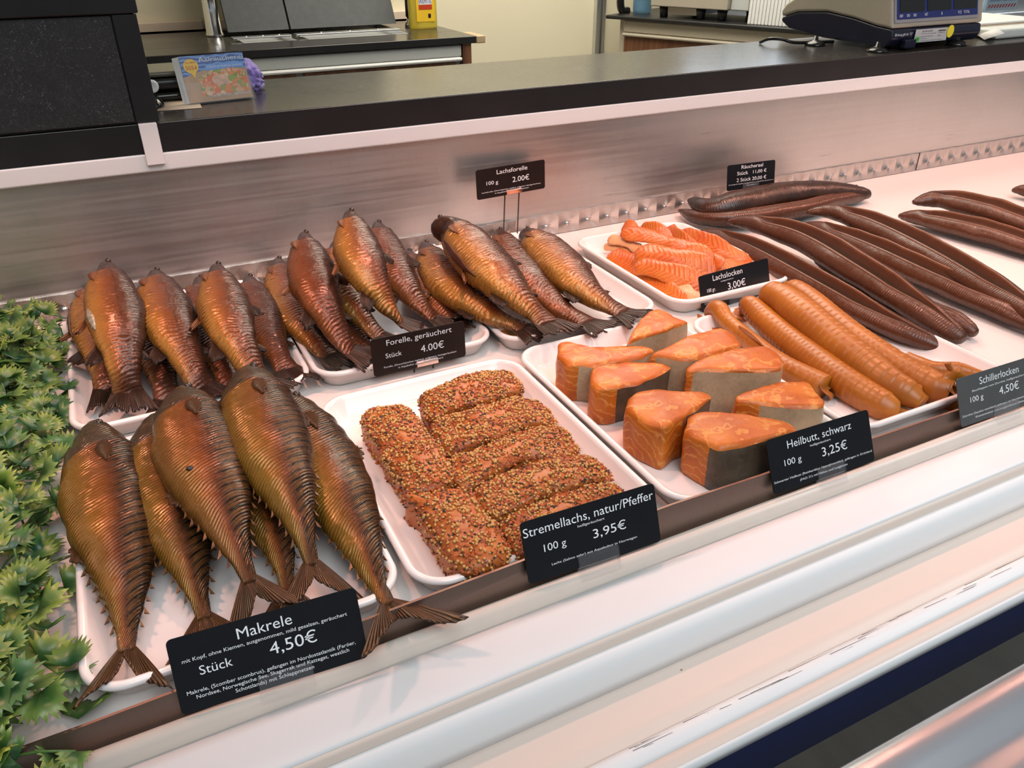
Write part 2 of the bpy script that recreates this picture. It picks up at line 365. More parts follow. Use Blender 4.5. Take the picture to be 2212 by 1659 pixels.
def fish(kind, pts, H, W, label, seed, roll=.06, name=None, cat=None, group=None, parts=True, slit=False, hole=False, dark=False, lift=0, tail=1.0, tailroll=0, headbend=0):
    rnd = random.Random(seed)
    mac = kind == 'mackerel'
    W *= .86
    if lift: pts = [(pts[0][0], pts[0][1], pts[0][2]+lift), (pts[1][0], pts[1][1], pts[1][2]+lift*.3)]+list(pts[2:])
    cum = [0]
    for a_, b_ in zip(pts, pts[1:]): cum.append(cum[-1]+math.hypot(b_[0]-a_[0], b_[1]-a_[1]))
    P3 = []
    for c_, p in zip(cum, pts):      # the photo shows the upper flank; the spine lies half a body thickness below it
        h_ = W*lerp_table([(0, .25), (.12, .75), (.3, .95), (.5, .9), (.75, .4), (.9, .12), (1, .05)], c_/cum[-1])
        P3.append(PZ(p[0], p[1], p[2]+h_)-Vector((0, 0, h_)))
    nr, na = 110, 44
    Pall = catmull(P3, 160)
    bf = .885 if mac else .90
    nb = int(160*bf); PB = catmull(Pall[:nb:6]+[Pall[nb-1]], nr); FB = frames(PB, roll)
    base = min(PB, key=lambda p: p.z)
    root = empty(name, (PB[nr//2].x, PB[nr//2].y, max(.004, min(p.z for p in PB)-W)), label, cat, group)
    if mac:
        bk = [(0, .05), (.03, .22), (.08, .42), (.14, .60), (.25, .86), (.42, 1.0), (.56, .93), (.70, .72), (.78, .54), (.86, .36), (.94, .20), (1, .15)]
        bl = [(0, .05), (.03, .24), (.08, .44), (.14, .64), (.25, .90), (.42, 1.05), (.56, .95), (.70, .68), (.78, .50), (.86, .32), (.94, .18), (1, .15)]
        th = [(0, .10), (.03, .42), (.08, .68), (.14, .84), (.25, .96), (.42, 1.0), (.58, .92), (.72, .68), (.85, .38), (.94, .18), (1, .12)]
        g = .235
    else:
        bk = [(0, .12), (.02, .26), (.06, .36), (.11, .43), (.155, .50), (.19, .68), (.27, .84), (.40, .97), (.52, 1.0), (.68, .84), (.80, .63), (.92, .48), (1, .52)]
        bl = [(0, .10), (.02, .24), (.06, .34), (.11, .43), (.155, .53), (.19, .76), (.27, .92), (.40, 1.05), (.52, 1.04), (.68, .82), (.80, .58), (.92, .46), (1, .50)]
        th = [(0, .24), (.02, .50), (.06, .70), (.11, .80), (.16, .86), (.20, .96), (.27, 1.0), (.40, 1.0), (.56, .92), (.72, .66), (.85, .44), (.94, .28), (1, .14)]
        g = .175
    V = []; U = []
    for i in range(nr):
        t = i/(nr-1); T, B, N = FB[i]
        b1, b2, b3 = lerp_table(bk, t)*H, lerp_table(bl, t)*H, lerp_table(th, t)*W
        for k in range(na):
            a = 2*math.pi*k/na; c, s = math.cos(a), math.sin(a)
            gl = g+.02*c*(1 if mac else .6); d = t-gl
            lift = 1+(.055*max(0, min(1, 1+d/.07)) if d < 0 else .055*max(0, 1-d/.012))*(.5+.5*abs(s))
            cc = math.copysign(abs(c)**(1.0 if mac else .92), c)
            x = cc*(b1 if c > 0 else b2); y = math.copysign(abs(s)**.92, s)*b3
            q = noise.noise(Vector((t*9, c*1.4+seed, s*1.4)))*.05+noise.noise(Vector((t*26+seed, c*2, s*2)))*.028
            if not mac and -0.9 < c < .3: q += noise.noise(Vector((t*48+c*4+noise.noise(Vector((t*10, c*2, seed)))*5, seed, c*3)))*.020*max(0, noise.noise(Vector((t*5, c*2+3, seed)))+.35)
            k2 = lift*(1+q*min(1, t*8))
            V.append(PB[i]+B*x*k2+N*y*k2); U.append((t, (1+c)/2))
    Fc = [(i*na+k, (i+1)*na+k, (i+1)*na+(k+1) % na, i*na+(k+1) % na) for i in range(nr-1) for k in range(na)]
    Fc += [tuple(range(na)), tuple(range(nr*na-1, (nr-1)*na-1, -1))]
    mesh('body', V, Fc, M[kind+('_dark' if dark else '')], root, U)
    fm = M['mac_fin'] if mac else M['trout_fin']
    # tail fin: its rays start inside the peduncle
    T, B, N = FB[-1]; E0 = PB[-1]-T*.006
    Tn = (Pall[-1]-PB[-1]); TL = Tn.length+.006
    T = (Tn.normalized()*(1 if mac else .25)+T).normalized()
    if not mac: T = Vector((T.x, T.y, T.z*.25)).normalized()
    B = (B-T*B.dot(T)).normalized(); N = T.cross(B)*(1 if T.cross(B).z > 0 else -1)
    if tailroll: B = B*math.cos(tailroll)-N*math.sin(tailroll)
    nj, ni = 40, 8; tv = []; tu = []
    hw = .49*H if not mac else .12*H
    for j in range(nj+1):
        q = 2*j/nj-1
        if mac:
            spread = .62*tail*q; L = TL*1.25*(.30+.70*abs(q)**1.15)*(1+.05*rnd.uniform(-1, 1)); st = hw*q
        else:
            spread = .36*tail*q; L = min(TL, .034)*(1.0+.16*abs(q)**2)*(1+.08*rnd.uniform(-1, 1)-.28*(rnd.random() < .08)); st = hw*q
        for i in range(ni+1):
            r = i/ni
            sp = spread*(1+.15*r*(1 if not mac else -.35))
            p = E0+B*st+(T*math.cos(sp)+B*math.sin(sp))*L*r+N*(.003*math.sin(q*7+seed)*r+.004*math.sin(q*2.2+seed*2)*r*r)
            tv.append(p); tu.append((j/nj, r))
    tf = [(j*(ni+1)+i, j*(ni+1)+i+1, (j+1)*(ni+1)+i+1, (j+1)*(ni+1)+i) for j in range(nj) for i in range(ni)]
    mesh('tail_fin', tv, tf, fm, root, tu, solid=.0016)
    if not parts: return root
    def edge(t, side, depth=.93):
        i = min(nr-1, int(t*(nr-1))); T, B, N = FB[i]
        r = (lerp_table(bk, t) if side > 0 else lerp_table(bl, t))*H
        return PB[i]+B*(side*r*depth), T, B*side, N
    def fin(nm, t0, t1, side, h, m, lean=.6, rag=.2, pointed=False):
        n = 12; fv = []; fu = []
        for j in range(n+1):
            q = j/n; p, T, O, N = edge(t0+(t1-t0)*q, side)
            hh = h*(math.sin(math.pi*min(1, q*.75+.25)) if not pointed else (1-q))*(1+rag*rnd.uniform(-1, 1))
            for i in range(4):
                r = i/3; fv.append(p+(O+T*lean)*hh*r+N*.002*math.sin(q*6)*r); fu.append((q, r))
        mesh(nm, fv, [(j*4+i, j*4+i+1, (j+1)*4+i+1, (j+1)*4+i) for j in range(n) for i in range(3)], m, root, fu, solid=.0014)
    if mac:
        for side, nm in ((1, 'dorsal_finlets'), (-1, 'anal_finlets')):
            b = MB()
            for q in range(7):
                p, T, O, N = edge(.70+.035*q, side, .985); s = .0034*rnd.uniform(.5, 1.1)
                b.add([p-N*.001, p+T*.006-N*.001, p+T*.008+O*s, p+N*.001, p+T*.006+N*.001], [(0, 1, 2), (3, 2, 4), (0, 2, 3), (1, 4, 2)], [(0, 0)]*5)
            b.build(nm, fm, root)
        fin('dorsal_fin', .36, .46, 1, .006, fm, 1.2, .3); fin('anal_fin', .60, .68, -1, .006, fm, 1.0, .3)
    else:
        fin('dorsal_fin', .42, .53, 1, .012, fm, 1.5, .15); fin('adipose_fin', .77, .81, 1, .007, fm, 1.5, .1)
        fin('anal_fin', .70, .79, -1, .013, fm, 1.4, .15); fin('pelvic_fin', .49, .54, -1, .013, M['belly_fin'], 1.8, .1)
    # eye, pectoral fin on the upper side
    def flank(t, c, out=1.0):
        i = int(t*(nr-1)); T, B, N = FB[i]; s = math.sqrt(1-c*c)
        return PB[i]+B*c*H*(lerp_table(bk, t) if c > 0 else lerp_table(bl, t))+N*s*W*lerp_table(th, t)*out, T, B, N
    p, T, B, N = flank(.085 if mac else .055, .25, .93)
    vv, ff = ico(p, (.0042,)*3 if mac else (.0034,)*3, 2); mesh('eye', vv, ff, M['eye'], root)
    fv = []; fu = []
    for j in range(9):
        q = j/8
        p, T, B, N = flank(g+.02+.10*q, .10 if mac else -.55, 1.015)
        wd = .0075*math.sin(math.pi*min(1, .18+q*.82))*(1.1-.5*q)
        fv += [p+B*wd, p+N*.0012, p-B*wd]; fu += [(0, q), (.5, q), (1, q)]
    mesh('pectoral_fin', fv, [(3*j+i, 3*j+i+1, 3*j+i+4, 3*j+i+3) for j in range(8) for i in range(2)], fm if mac else M['belly_fin'], root, fu, solid=.0012)
    if hole:
        p, T, B, N = flank(.60, -.42, .97)
        V2, F2 = ico((0, 0, 0), 1, 2); mesh('belly_hole', [p+T*q[0]*.0026+B*q[1]*.0034+N*q[2]*.0016 for q in V2], F2, M['black'], root)
    if slit:
        b = MB(); L1 = []; tear = slit == 'tear'
        for j in range(30):
            t = (.50+.15*j/29) if tear else (.24+.36*j/29); i = int(t*(nr-1)); T, B, N = FB[i]; r2 = lerp_table(bl, t)*H; w3 = lerp_table(th, t)*W
            wd = .16*math.sin(math.pi*j/29)+.02
            for cang in (-.5, -.2, .1, .4):
                a = math.pi-((.62 if tear else .30)+cang*wd*2.2); L1.append(PB[i]+B*math.cos(a)*r2*1.03+N*math.sin(a)*w3*(1.07 if tear else 1.04))
        b.add(L1, [(4*j+i, 4*j+i+1, 4*j+i+5, 4*j+i+4) for j in range(29) for i in range(3)]); b.build('torn_skin' if tear else 'belly_slit', M['tear' if tear else 'slit'], root, True, solid=.002)
    return root

# ------------------------------------------------------------------ room
def struct(name, b, m, **k): return tag(b.build(name, m, **k), kind='structure')
struct('floor', MB().box((-6, -4, -1.04), (9, 8, -1.0)), M['floor'])
struct('floor_interior', MB().box((-.9, 1.4, -.86), (5.6, 2.9, -.80)), M['greypanel'])
struct('wall_back', MB().box((-.9, 2.9, -.82), (2.25, 2.96, 1.36)).box((2.25, 2.9, -.82), (3.45, 2.96, .42)).box((2.25, 2.9, 1.10), (3.45, 2.96, 1.36)).box((3.45, 2.9, -.82), (4.10, 2.96, 1.36)).box((4.10, 2.9, -.82), (5.6, 2.96, .03)).box((5.4, 2.9, .03), (5.6, 2.96, 1.36)).box((4.10, 2.9, .8), (5.4, 2.96, 1.36)), M['cream_wall'])
struct('wall_left', MB().box((-.96, 1.0, -.82), (-.9, 2.96, 1.36)), M['cream_wall'])
struct('ceiling', MB().box((-.96, .95, 1.36), (5.6, 2.96, 1.42)), M['wall_white'])
b = MB().box((4.08, 2.885, .01), (5.42, 2.90, .05)); b.box((4.08, 2.885, .05), (4.13, 2.90, .82)); b.box((5.37, 2.885, .05), (5.42, 2.90, .82))
wf = struct('window_1', b, M['white'], bevel=.004)
pm = Mat('window_glass', (.9, .95, 1), .02); pm.set('Alpha', .25)
mesh('window_pane', [(4.1, 2.93, .03), (5.4, 2.93, .03), (5.4, 2.93, .8), (4.1, 2.93, .8)], [(0, 1, 2, 3)], pm.m, wf)
b = MB().box((2.23, 2.885, .40), (3.47, 2.90, .44)); b.box((2.23, 2.885, 1.08), (3.47, 2.90, 1.12)); b.box((2.23, 2.885, .44), (2.27, 2.90, 1.08)); b.box((3.43, 2.885, .44), (3.47, 2.90, 1.08)); b.box((2.84, 2.885, .44), (2.87, 2.90, 1.08))
struct('window_2', b, M['white'], bevel=.004)
# aluminium door post with grooves and the panel joint on the back wall
f0, f1 = PY(1288, 30, 2.88).x, PY(1308, 30, 2.88).x
b = MB().box((f0, 2.876, -.8), (f0+.014, 2.899, 1.36)); b.box((f0+.018, 2.884, -.8), (f1-.018, 2.899, 1.36)); b.box((f1-.014, 2.876, -.8), (f1, 2.899, 1.36))
struct('trim_1', b, M['alu'], bevel=.002)
b0 = PY(310, 75, 2.88); b1 = PY(445, 64, 2.88)
struct('baseboard_back', MB().box((-.8, 2.872, .158), (.345, 2.899, .196)), M['pinkbase'], bevel=.004)
struct('trim_2', MB().box((.365, 2.872, .158), (1.05, 2.899, .196)), M['pinkbase'], bevel=.004)

# unseen panels added over the shelf to keep lamp light off ledge and worktop
M['light_shield'] = flat('grey_light_shield', (.16, .16, .16), .5)
struct('added_light_shield', MB().box((-.5, .735, .765), (3.0, .745, 1.36)).box((-.5, .735, .90), (3.0, .97, .91)).box((-.5, .950, .530), (3.0, .958, .905)), M['light_shield'])
# ------------------------------------------------------------------ display counter
X0, X1 = -.22, 2.7
dc = empty('display_counter', (1.2, .75, -.12), 'long white fish display counter with steel back wall and price rail', 'display counter')
b = MB().box((X0, .402, -.02), (X1, 1.112, 0)); b.build('shelf', M['shelf'], dc)
b = MB().box((X0, 1.110, .0), (X1, 1.125, .185)); b.build('back_panel', M['steel'], dc)
def strip(x0, x1):
    v = [(x0, 1.1065, .001), (x1, 1.1065, .001), (x1, 1.1065, .037), (x0, 1.1065, .037), (x0, 1.1099, .001), (x1, 1.1099, .001), (x1, 1.1099, .037), (x0, 1.1099, .037)]
    u = [(x/.040, z/.036) for x, y, z in v]
    b = MB(); b.add(v, [(0, 1, 2, 3), (3, 2, 6, 7), (0, 3, 7, 4), (1, 5, 6, 2)], u); b.build('patterned_strip', M['turned'], dc)
xs = PY(1983, 345, 1.107).x
strip(X0, xs-.0015); strip(xs+.0015, X1)
MB().box((X0, 1.100, .180), (X1, 1.130, .2035)).build('white_trim', M['white'], dc, bevel=.003)
MB().box((X0-.012, .40, -.02), (X0, 1.13, .185)).build('side_panel', M['steel'], dc)
# front upstand, a touch higher to the right
v = []
for x, zt in ((X0, .020), (-.1, .020), (.35, .032), (.56, .027), (.72, .024), (X1, .024)):
    v += [(x, .4025, zt), (x, .4045, zt), (x, .396, -.004), (x, .398, -.012)]
b = MB(); b.add(v, [q for i in range(5) for q in ((4*i, 4*i+4, 4*i+5, 4*i+1), (4*i+2, 4*i+6, 4*i+4, 4*i), (4*i+1, 4*i+5, 4*i+7, 4*i+3))]); b.build('front_upstand', M['upstand'], dc)
# half-round price rail
pr = [(.3975, -.010), (.3975, .002)]+[(.3905+.006*math.cos(a), .001+.0058*math.sin(a)) for a in [math.pi*k/9 for k in range(1, 9)]]+[(.383, .0), (.3815, -.003), (.3815, -.010)]
v, f = prism(pr, X0, X1); MB().add(v, f).build('price_rail', M['cream_rail'], dc, True)
# stepped gel-coat front
def facet(nm, pr, m, sm=True):
    v = [(x, y, z) for x in (X0, X1) for y, z in pr]; n = len(pr)
    MB().add(v, [(i, i+1, n+i+1, n+i) for i in range(n-1)]).build(nm, m, dc, sm, solid=.002)
facet('top_ledge', [(.3815, -.006), (.372, -.0055), (.350, -.006), (.3405, -.007), (.3375, -.0085)], M['whitegloss'])
facet('drip_groove', [(.3375, -.0085), (.3362, -.012), (.3350, -.0165), (.3345, -.019)], M['pinklit_gloss'])
facet('rolled_edge', [(.3345, -.019), (.3325, -.0175), (.3300, -.0185), (.3265, -.023), (.3235, -.031), (.3222, -.040), (.3205, -.048)], M['whitegloss'])
facet('lower_ledge', [(.3205, -.048), (.317, -.0495), (.290, -.0505), (.276, -.0510)], M['pinklit_gloss'])
facet('raised_bead', [(.276, -.0510), (.2745, -.0485), (.2710, -.0465), (.2670, -.0475), (.2635, -.0500), (.2610, -.0525)], M['whitegloss'])
facet('outer_ledge', [(.2610, -.0525), (.257, -.0535), (.2505, -.0535)], M['pinklit_gloss'])
facet('white_lip', [(.2505, -.0535), (.2490, -.0545), (.2480, -.058), (.2475, -.0635)], M['whitegloss'])
facet('navy_skirt', [(.2480, -.062), (.2488, -.066), (.2490, -.116), (.252, -.119)], M['navy'], False)
# scuffs on the bead are thin dark scratches
b = MB(); rs = random.Random(4)
for i in range(46):
    x = rs.uniform(.20, .80); L = rs.uniform(.006, .05); y = rs.uniform(.2690, .2755); z = -.0462-abs(y-.2710)*.45+.0008
    b.add([(x, y, z), (x+L, y-.0006, z), (x+L, y-.0009, z), (x, y-.0005, z)], [(0, 1, 2, 3)])
b.build('scratches', flat('dark_scratch', (.10, .09, .09), .6), dc)

# bag rail in the near corner
br = [(.205, -.020), (.197, -.0165), (.188, -.0155), (.178, -.017), (.168, -.020), (.160, -.0205), (.152, -.018), (.144, -.0175), (.135, -.0185), (.10, -.022), (.02, -.028), (.02, -.04), (.20, -.035)]
v, f = prism([(y*.94, z-.012) for y, z in br], -.1, 1.3)
tag(MB().add(v, f).build('bag_rail', M['alu'], None, True, bevel=.003), 'silver ribbed aluminium bag rail in front of the navy skirt', 'rail')

# ------------------------------------------------------------------ worktop with white corner bracket, raised cabinet
wt = empty('worktop', (1.2, 1.23, .2035), 'long black worktop above the steel back of the fish display', 'worktop')
MB().box((X0, 1.103, .2036), (2.7, 1.366, .2395)).build('slab', M['worktop'], wt, bevel=.0015)
MB().box((X0, 1.1005, .204), (2.7, 1.1029, .2385)).build('edge_band', M['edge'], wt)
cb = empty('counter_cabinet', (-.1, 1.2, .2395), 'raised black speckled cabinet standing on the worktop end', 'cabinet')
MB().box((X0, 1.104, .240), (.058, 1.36, .363)).build('carcass', M['edge'], cb, bevel=.001)
MB().box((X0, 1.0995, .243), (.032, 1.1035, .362)).build('front_panel', M['granite'], cb, bevel=.0008)
MB().box((.0335, 1.0975, .2415), (.060, 1.1035, .3625)).build('corner_post', M['edge'], cb, bevel=.0008)
MB().box((X0, 1.094, .3635), (.0625, 1.37, .410)).build('cap', M['edge'], cb, bevel=.002)
a = PY(299, 268, 1.097); c = PY(355, 346, 1.097)
bk = MB().box((.0345, 1.0935, .1905), (.0555, 1.1000, .2410)); bk.box((.0345, 1.1000, .2397), (.0555, 1.115, .2410))
tag(bk.build('corner_bracket', M['white'], None, bevel=.001), 'small white bracket clasping the black worktop edge below the cabinet corner', 'bracket')
# folded papers on the cabinet
pp = empty('paper_stack', (.05, 1.16, .410), 'thin sheets of white paper fanned on top of the black cabinet', 'paper')
for i in range(3):
    e = PY(300+i*14, 2+i*4, 1.15)
    b = MB(); z = .4105+i*.0012
    b.add([(-.06, 1.12, z), (.045, 1.11+.01*i, z), (.050, 1.20, z), (-.06, 1.22, z), (.072+.002*i, 1.115+.008*i, .396-.002*i), (.075+.002*i, 1.185, .398-.002*i)], [(0, 1, 2, 3), (1, 4, 5, 2)])
    b.build('sheet', M['paper'], pp, solid=.0006)

# ------------------------------------------------------------------ trays
def tray(x0, x1, y0, y1, label, z0=.0004, dz=0, hi=.0235):
    cx, cy = (x0+x1)/2, (y0+y1)/2
    t = empty('serving_tray', (cx, cy, z0), label, 'tray', 'white serving trays')
    rings = [(.018, 0), (.012, .0015), (.0045, .018), (.0005, .0185), (0, .0205), (.0012, .0228), (.0036, .0235), (.0058, .0228), (.0075, .020), (.0165, .0065), (.020, .0042), (.026, .0036)]
    n = 18; v = []; 
    for ins, z in rings:
        z = z*hi/.0235
        w, h = (x1-x0)/2-ins, (y1-y0)/2-ins; r = max(.006, .032-ins)
        for qx, qy, a0 in ((1, 1, 0), (-1, 1, 90), (-1, -1, 180), (1, -1, 270)):
            for k in range(n):
                a = math.radians(a0+90*k/(n-1)); v.append((cx+qx*(w-r)+r*math.cos(a), cy+qy*(h-r)+r*math.sin(a), z0+z+dz*(cy+qy*(h-r)+r*math.sin(a)-y0)))
    N = 4*n
    f = [(i*N+k, i*N+(k+1) % N, (i+1)*N+(k+1) % N, (i+1)*N+k) for i in range(len(rings)-1) for k in range(N)]
    f += [tuple(range(N-1, -1, -1)), tuple(range((len(rings)-1)*N, len(rings)*N))]
    mesh('body', v, f, M['tray'], t)
    return t
tray(-.100, .123, .420, .735, 'white tray holding the mackerel, nearest to the green garland')
tray(.128, .356, .412, .718, 'white tray holding the seed-crusted salmon pieces')
tray(.361, .582, .405, .725, 'white tray holding the cut halibut pieces')
tray(.588, .835, .420, .700, 'white tray holding the golden dogfish rolls')
tray(-.102, .141, .765, 1.088, 'white tray of brown trout against the steel back, beside the garland')
tray(.143, .362, .762, 1.092, 'white tray of trout behind the salmon tray, with the 4.00 euro card')
tray(.366, .592, .745, 1.090, 'white tray of large trout holding a puddle of amber juice')
tray(.612, .822, .742, 1.020, 'white tray holding orange salmon strips')
# amber juice in the third back tray
jm = Mat('amber_juice', (.55, .22, .03), .06); jm.set('Transmission Weight', .5); jm.set('Alpha', .85)
jv = []; c0 = PZ(1135, 738, .0046)
for k in range(40):
    a = 2*math.pi*k/40; r = 1+.22*math.sin(a*3+1)+.12*math.sin(a*5)
    jv.append((.425+.042*r*math.cos(a), .795+.021*r*math.sin(a), .0052))
mesh('x', jv, [tuple(range(40))], jm.m).name = 'juice_puddle'
tag(bpy.data.objects['juice_puddle'], 'thin amber puddle of fish juice in the tray of large trout', 'puddle', kind='stuff')

# ------------------------------------------------------------------ mackerel
mk = dict(name='smoked_mackerel', cat='fish', group='mackerel on the front tray')
fish('mackerel', [(200, 905, .036), (221, 1010, .034), (247, 1180, .028), (268, 1370, .020), (262, 1490, .027)], .0365, .026, 'whole golden brown mackerel lying next to the green garland', 1, tail=.75, **mk)
fish('mackerel', [(332, 890, .032), (352, 1010, .030), (396, 1180, .026), (440, 1330, .014), (462, 1420, .012)], .035, .025, 'mackerel lying on the tray, second from the garland, its tail behind the card', 2, **mk)
fish('mackerel', [(392, 832, .066), (425, 940, .066), (490, 1120, .052), (556, 1285, .030), (580, 1340, .026)], .0365, .027, 'golden mackerel with a small hole in its belly, resting on two others', 3, hole=True, **mk)
fish('mackerel', [(534, 787, .068), (570, 900, .068), (632, 1070, .054), (680, 1240, .030), (688, 1310, .026)], .036, .027, 'copper mackerel on top with a dark spot behind its head, overlapping the trout tray', 4, tail=1.05, **mk)
fish('mackerel', [(620, 845, .036), (690, 960, .036), (765, 1120, .030), (822, 1266, .022), (898, 1366, .030)], .034, .025, 'striped mackerel nearest to the salmon tray, tail hanging over the front edge', 5, tail=1.1, **mk)
fish('mackerel', [(475, 862, .030), (525, 980, .028), (594, 1150, .024), (622, 1290, .014), (634, 1370, .010)], .034, .024, 'mackerel mostly hidden below the two top mackerel', 6, **mk)

# ------------------------------------------------------------------ trout
t1 = dict(name='smoked_trout', cat='fish', group='trout on the tray beside the garland')
fish('trout', [(228, 568, .080), (243, 650, .076), (258, 760, .056), (276, 850, .028), (284, 885, .022)], 0.0300, 0.0260, 'trout with a silvery tear on its belly, on top of the pile beside the garland', 11, slit='tear', lift=0.024, **t1)
fish('trout', [(198, 610, .034), (205, 700, .032), (220, 790, .026), (238, 850, .014), (244, 882, .010)], 0.0290, 0.0240, 'trout lying on its belly side under the fish with the silvery tear', 12, slit=True, tail=.8, **t1)
fish('trout', [(333, 588, .066), (362, 670, .064), (405, 765, .046), (440, 845, .024), (455, 880, .016)], 0.0305, 0.0260, 'pale golden trout in the middle on top, its tail ending behind a mackerel head', 13, lift=0.012, **t1)
fish('trout', [(305, 620, .030), (322, 710, .030), (346, 800, .022), (366, 870, .012), (372, 900, .010)], 0.0280, 0.0230, 'trout beneath the pale golden one, only its brown tail stalk showing', 14, dark=True, tail=.8, **t1)
fish('trout', [(466, 574, .072), (489, 665, .070), (532, 760, .052), (573, 835, .028), (590, 870, .018)], 0.0285, 0.0250, 'trout with deep cross wrinkles on top, beside the dark flat one', 15, lift=0.020, **t1)
fish('trout', [(430, 600, .032), (445, 680, .030), (472, 760, .024), (505, 840, .012), (515, 875, .010)], 0.0280, 0.0230, 'trout squeezed below the deeply wrinkled one', 16, dark=True, **t1)
fish('trout', [(535, 600, .036), (567, 680, .034), (598, 752, .028), (622, 798, .022), (634, 824, .021)], 0.0275, 0.0240, 'dark red-brown trout lying flat by the tray rim with a wide fanned tail', 17, dark=True, tail=1.15, **t1)
t2 = dict(name='smoked_trout', cat='fish', group='trout on the tray with the 4.00 euro card')
fish('trout', [(598, 560, .036), (630, 650, .032), (680, 725, .024), (730, 780, .014), (748, 800, .010)], 0.0270, 0.0230, 'orange-bellied trout at the bottom against the rim of the first trout tray', 21, slit=True, tail=.8, **t2)
fish('trout', [(655, 505, .082), (684, 600, .076), (728, 700, .052), (770, 770, .026), (788, 795, .018)], 0.0285, 0.0260, 'large reddish trout stretching down to the corner of the 4.00 euro card', 22, lift=0.024, dark=True, **t2)
fish('trout', [(722, 525, .052), (747, 610, .052), (790, 680, .036), (832, 735, .020), (848, 758, .014)], 0.0255, 0.0220, 'slim wrinkled trout between the large reddish one and the topmost one', 23, lift=0.016, **t2)
fish('trout', [(752, 457, .108), (783, 540, .100), (830, 630, .074), (872, 700, .044), (888, 728, .034)], 0.0275, 0.0250, 'yellowish trout on the very top, its head raised against the steel back', 24, lift=0.030, **t2)
fish('trout', [(812, 482, .064), (850, 555, .060), (902, 635, .042), (948, 690, .024), (968, 715, .016)], 0.0275, 0.0240, 'brown trout behind the topmost one, tail over the end of the 4.00 euro card', 25, lift=0.022, dark=True, **t2)
fish('trout', [(878, 545, .036), (918, 598, .034), (962, 658, .026), (998, 705, .016), (1012, 722, .011)], 0.0255, 0.0220, 'dark trout lying lowest along the empty side of its tray', 26, dark=True, tail=.7, **t2)
fish('trout', [(690, 600, .026), (735, 675, .024), (782, 735, .016), (815, 780, .011), (828, 800, .009)], 0.0240, 0.0200, 'trout buried under the others, glimpsed beside the corner of the card', 27, dark=True, tail=.8, **t2)
t3 = dict(name='smoked_salmon_trout', cat='fish', group='large trout below the 2.00 euro card')
fish('salmon_trout', [(912, 528, .048), (975, 588, .044), (1060, 655, .034), (1130, 702, .026), (1160, 728, .026)], 0.0310, 0.0270, 'golden large trout at the bottom with its tail in the amber juice', 31, **t3)
fish('salmon_trout', [(905, 550, .020), (955, 608, .020), (1000, 650, .015), (1040, 690, .011), (1055, 705, .009)], .030, .018, 'dark belly flap of a trout pressed under the golden large one', 32, dark=True, tail=.5, **t3)
fish('salmon_trout', [(932, 482, .098), (985, 478, .096), (1095, 585, .066), (1170, 680, .038), (1212, 722, .030)], 0.0355, 0.0290, 'large trout on top with bent open head and a leaf-shaped belly fin', 33, lift=0.004, slit=True, **t3)
fish('salmon_trout', [(1072, 500, .052), (1128, 560, .050), (1200, 632, .034), (1256, 680, .026), (1308, 708, .029)], 0.0300, 0.0260, 'darker large trout with a ragged black tail, between two others', 34, dark=True, **t3)
fish('salmon_trout', [(1128, 502, .060), (1185, 520, .060), (1262, 590, .044), (1328, 655, .030), (1385, 684, .030)], 0.0345, 0.0290, 'strongly wrinkled trout nearest to the orange salmon strips', 35, **t3)

# ------------------------------------------------------------------ slabs: salmon fillets and halibut pieces
def outline(px, z, s, ox, oy, n=72):
    P = [PZ(ox+x/s, oy+y/s, z) for x, y in px]
    a = sum(P[i].x*P[(i+1) % len(P)].y-P[(i+1) % len(P)].x*P[i].y for i in range(len(P)))
    if a < 0: P.reverse()
    Q = P+[P[0]]
    L = [0]
    for p, q in zip(Q, Q[1:]): L.append(L[-1]+(q-p).length)
    out = []
    for k in range(n):
        t = L[-1]*k/n; i = max(j for j in range(len(P)) if L[j] <= t); out.append(Q[i].lerp(Q[i+1], (t-L[i])/max(1e-9, L[i+1]-L[i])))
    for _ in range(2): out = [(out[k-1]+out[k]*2+out[(k+1) % n])/4 for k in range(n)]
    return out
def slab(name, O, zb, dome, bulge, rim, seed, mats, parent, skin=None, wob=.0012, tilt=None):
    n = len(O); c = sum(O, Vector())/n; zt = O[0].z; v = []; u = []
    prof = [(-.02, 0), (0, .04), (bulge*.8, .25), (bulge, .5), (bulge*.7, .75), (.0, 1-rim*.5)]
    def P(k, out, z, r=1):
        d = (O[k]-c); d.z = 0; p = c+d*r+d.normalized()*out; 
        w = noise.noise(Vector((p.x*60+seed, p.y*60, z*60)))*wob*2
        return Vector((p.x+d.normalized().x*w, p.y+d.normalized().y*w, z))
    hh = zt-zb
    for q, (o, zz) in enumerate(prof):
        for k in range(n): v.append(P(k, o*.1, zb+hh*zz)); u.append((k/n, zz*.5))
    tops = [(.97, 1), (.90, 1.0), (.75, 1), (.55, 1), (.35, 1), (.15, 1)]
    for r, _ in tops:
        for k in range(n):
            p = P(k, 0, 0, r); hump = dome*(1-r*r)+noise.noise(Vector((p.x*45+seed, p.y*45, seed)))*dome*.6
            v.append(Vector((p.x, p.y, zt+hump-(.0015 if r > .95 else 0)))); u.append((k/n, .5+.5*(1-r)))
    R = len(prof)+len(tops); v.append(c+Vector((0, 0, dome))); u.append((0, 1))
    f = [(i*n+k, i*n+(k+1) % n, (i+1)*n+(k+1) % n, (i+1)*n+k) for i in range(R-1) for k in range(n)]
    sk = [q for q in range(len(f)) if skin and q//n < len(prof)-1 and skin(O[q % n], c)]
    fl = [f[q] for q in range(len(f)) if q not in set(sk)]+[((R-1)*n+k, (R-1)*n+(k+1) % n, R*n) for k in range(n)]+[tuple(range(n-1, -1, -1))]
    mesh(name, v, fl, mats[0], parent, u)
    if sk:
        mesh('skin', v, [f[q] for q in sk], mats[1], parent, u)
    return v, f, n, R
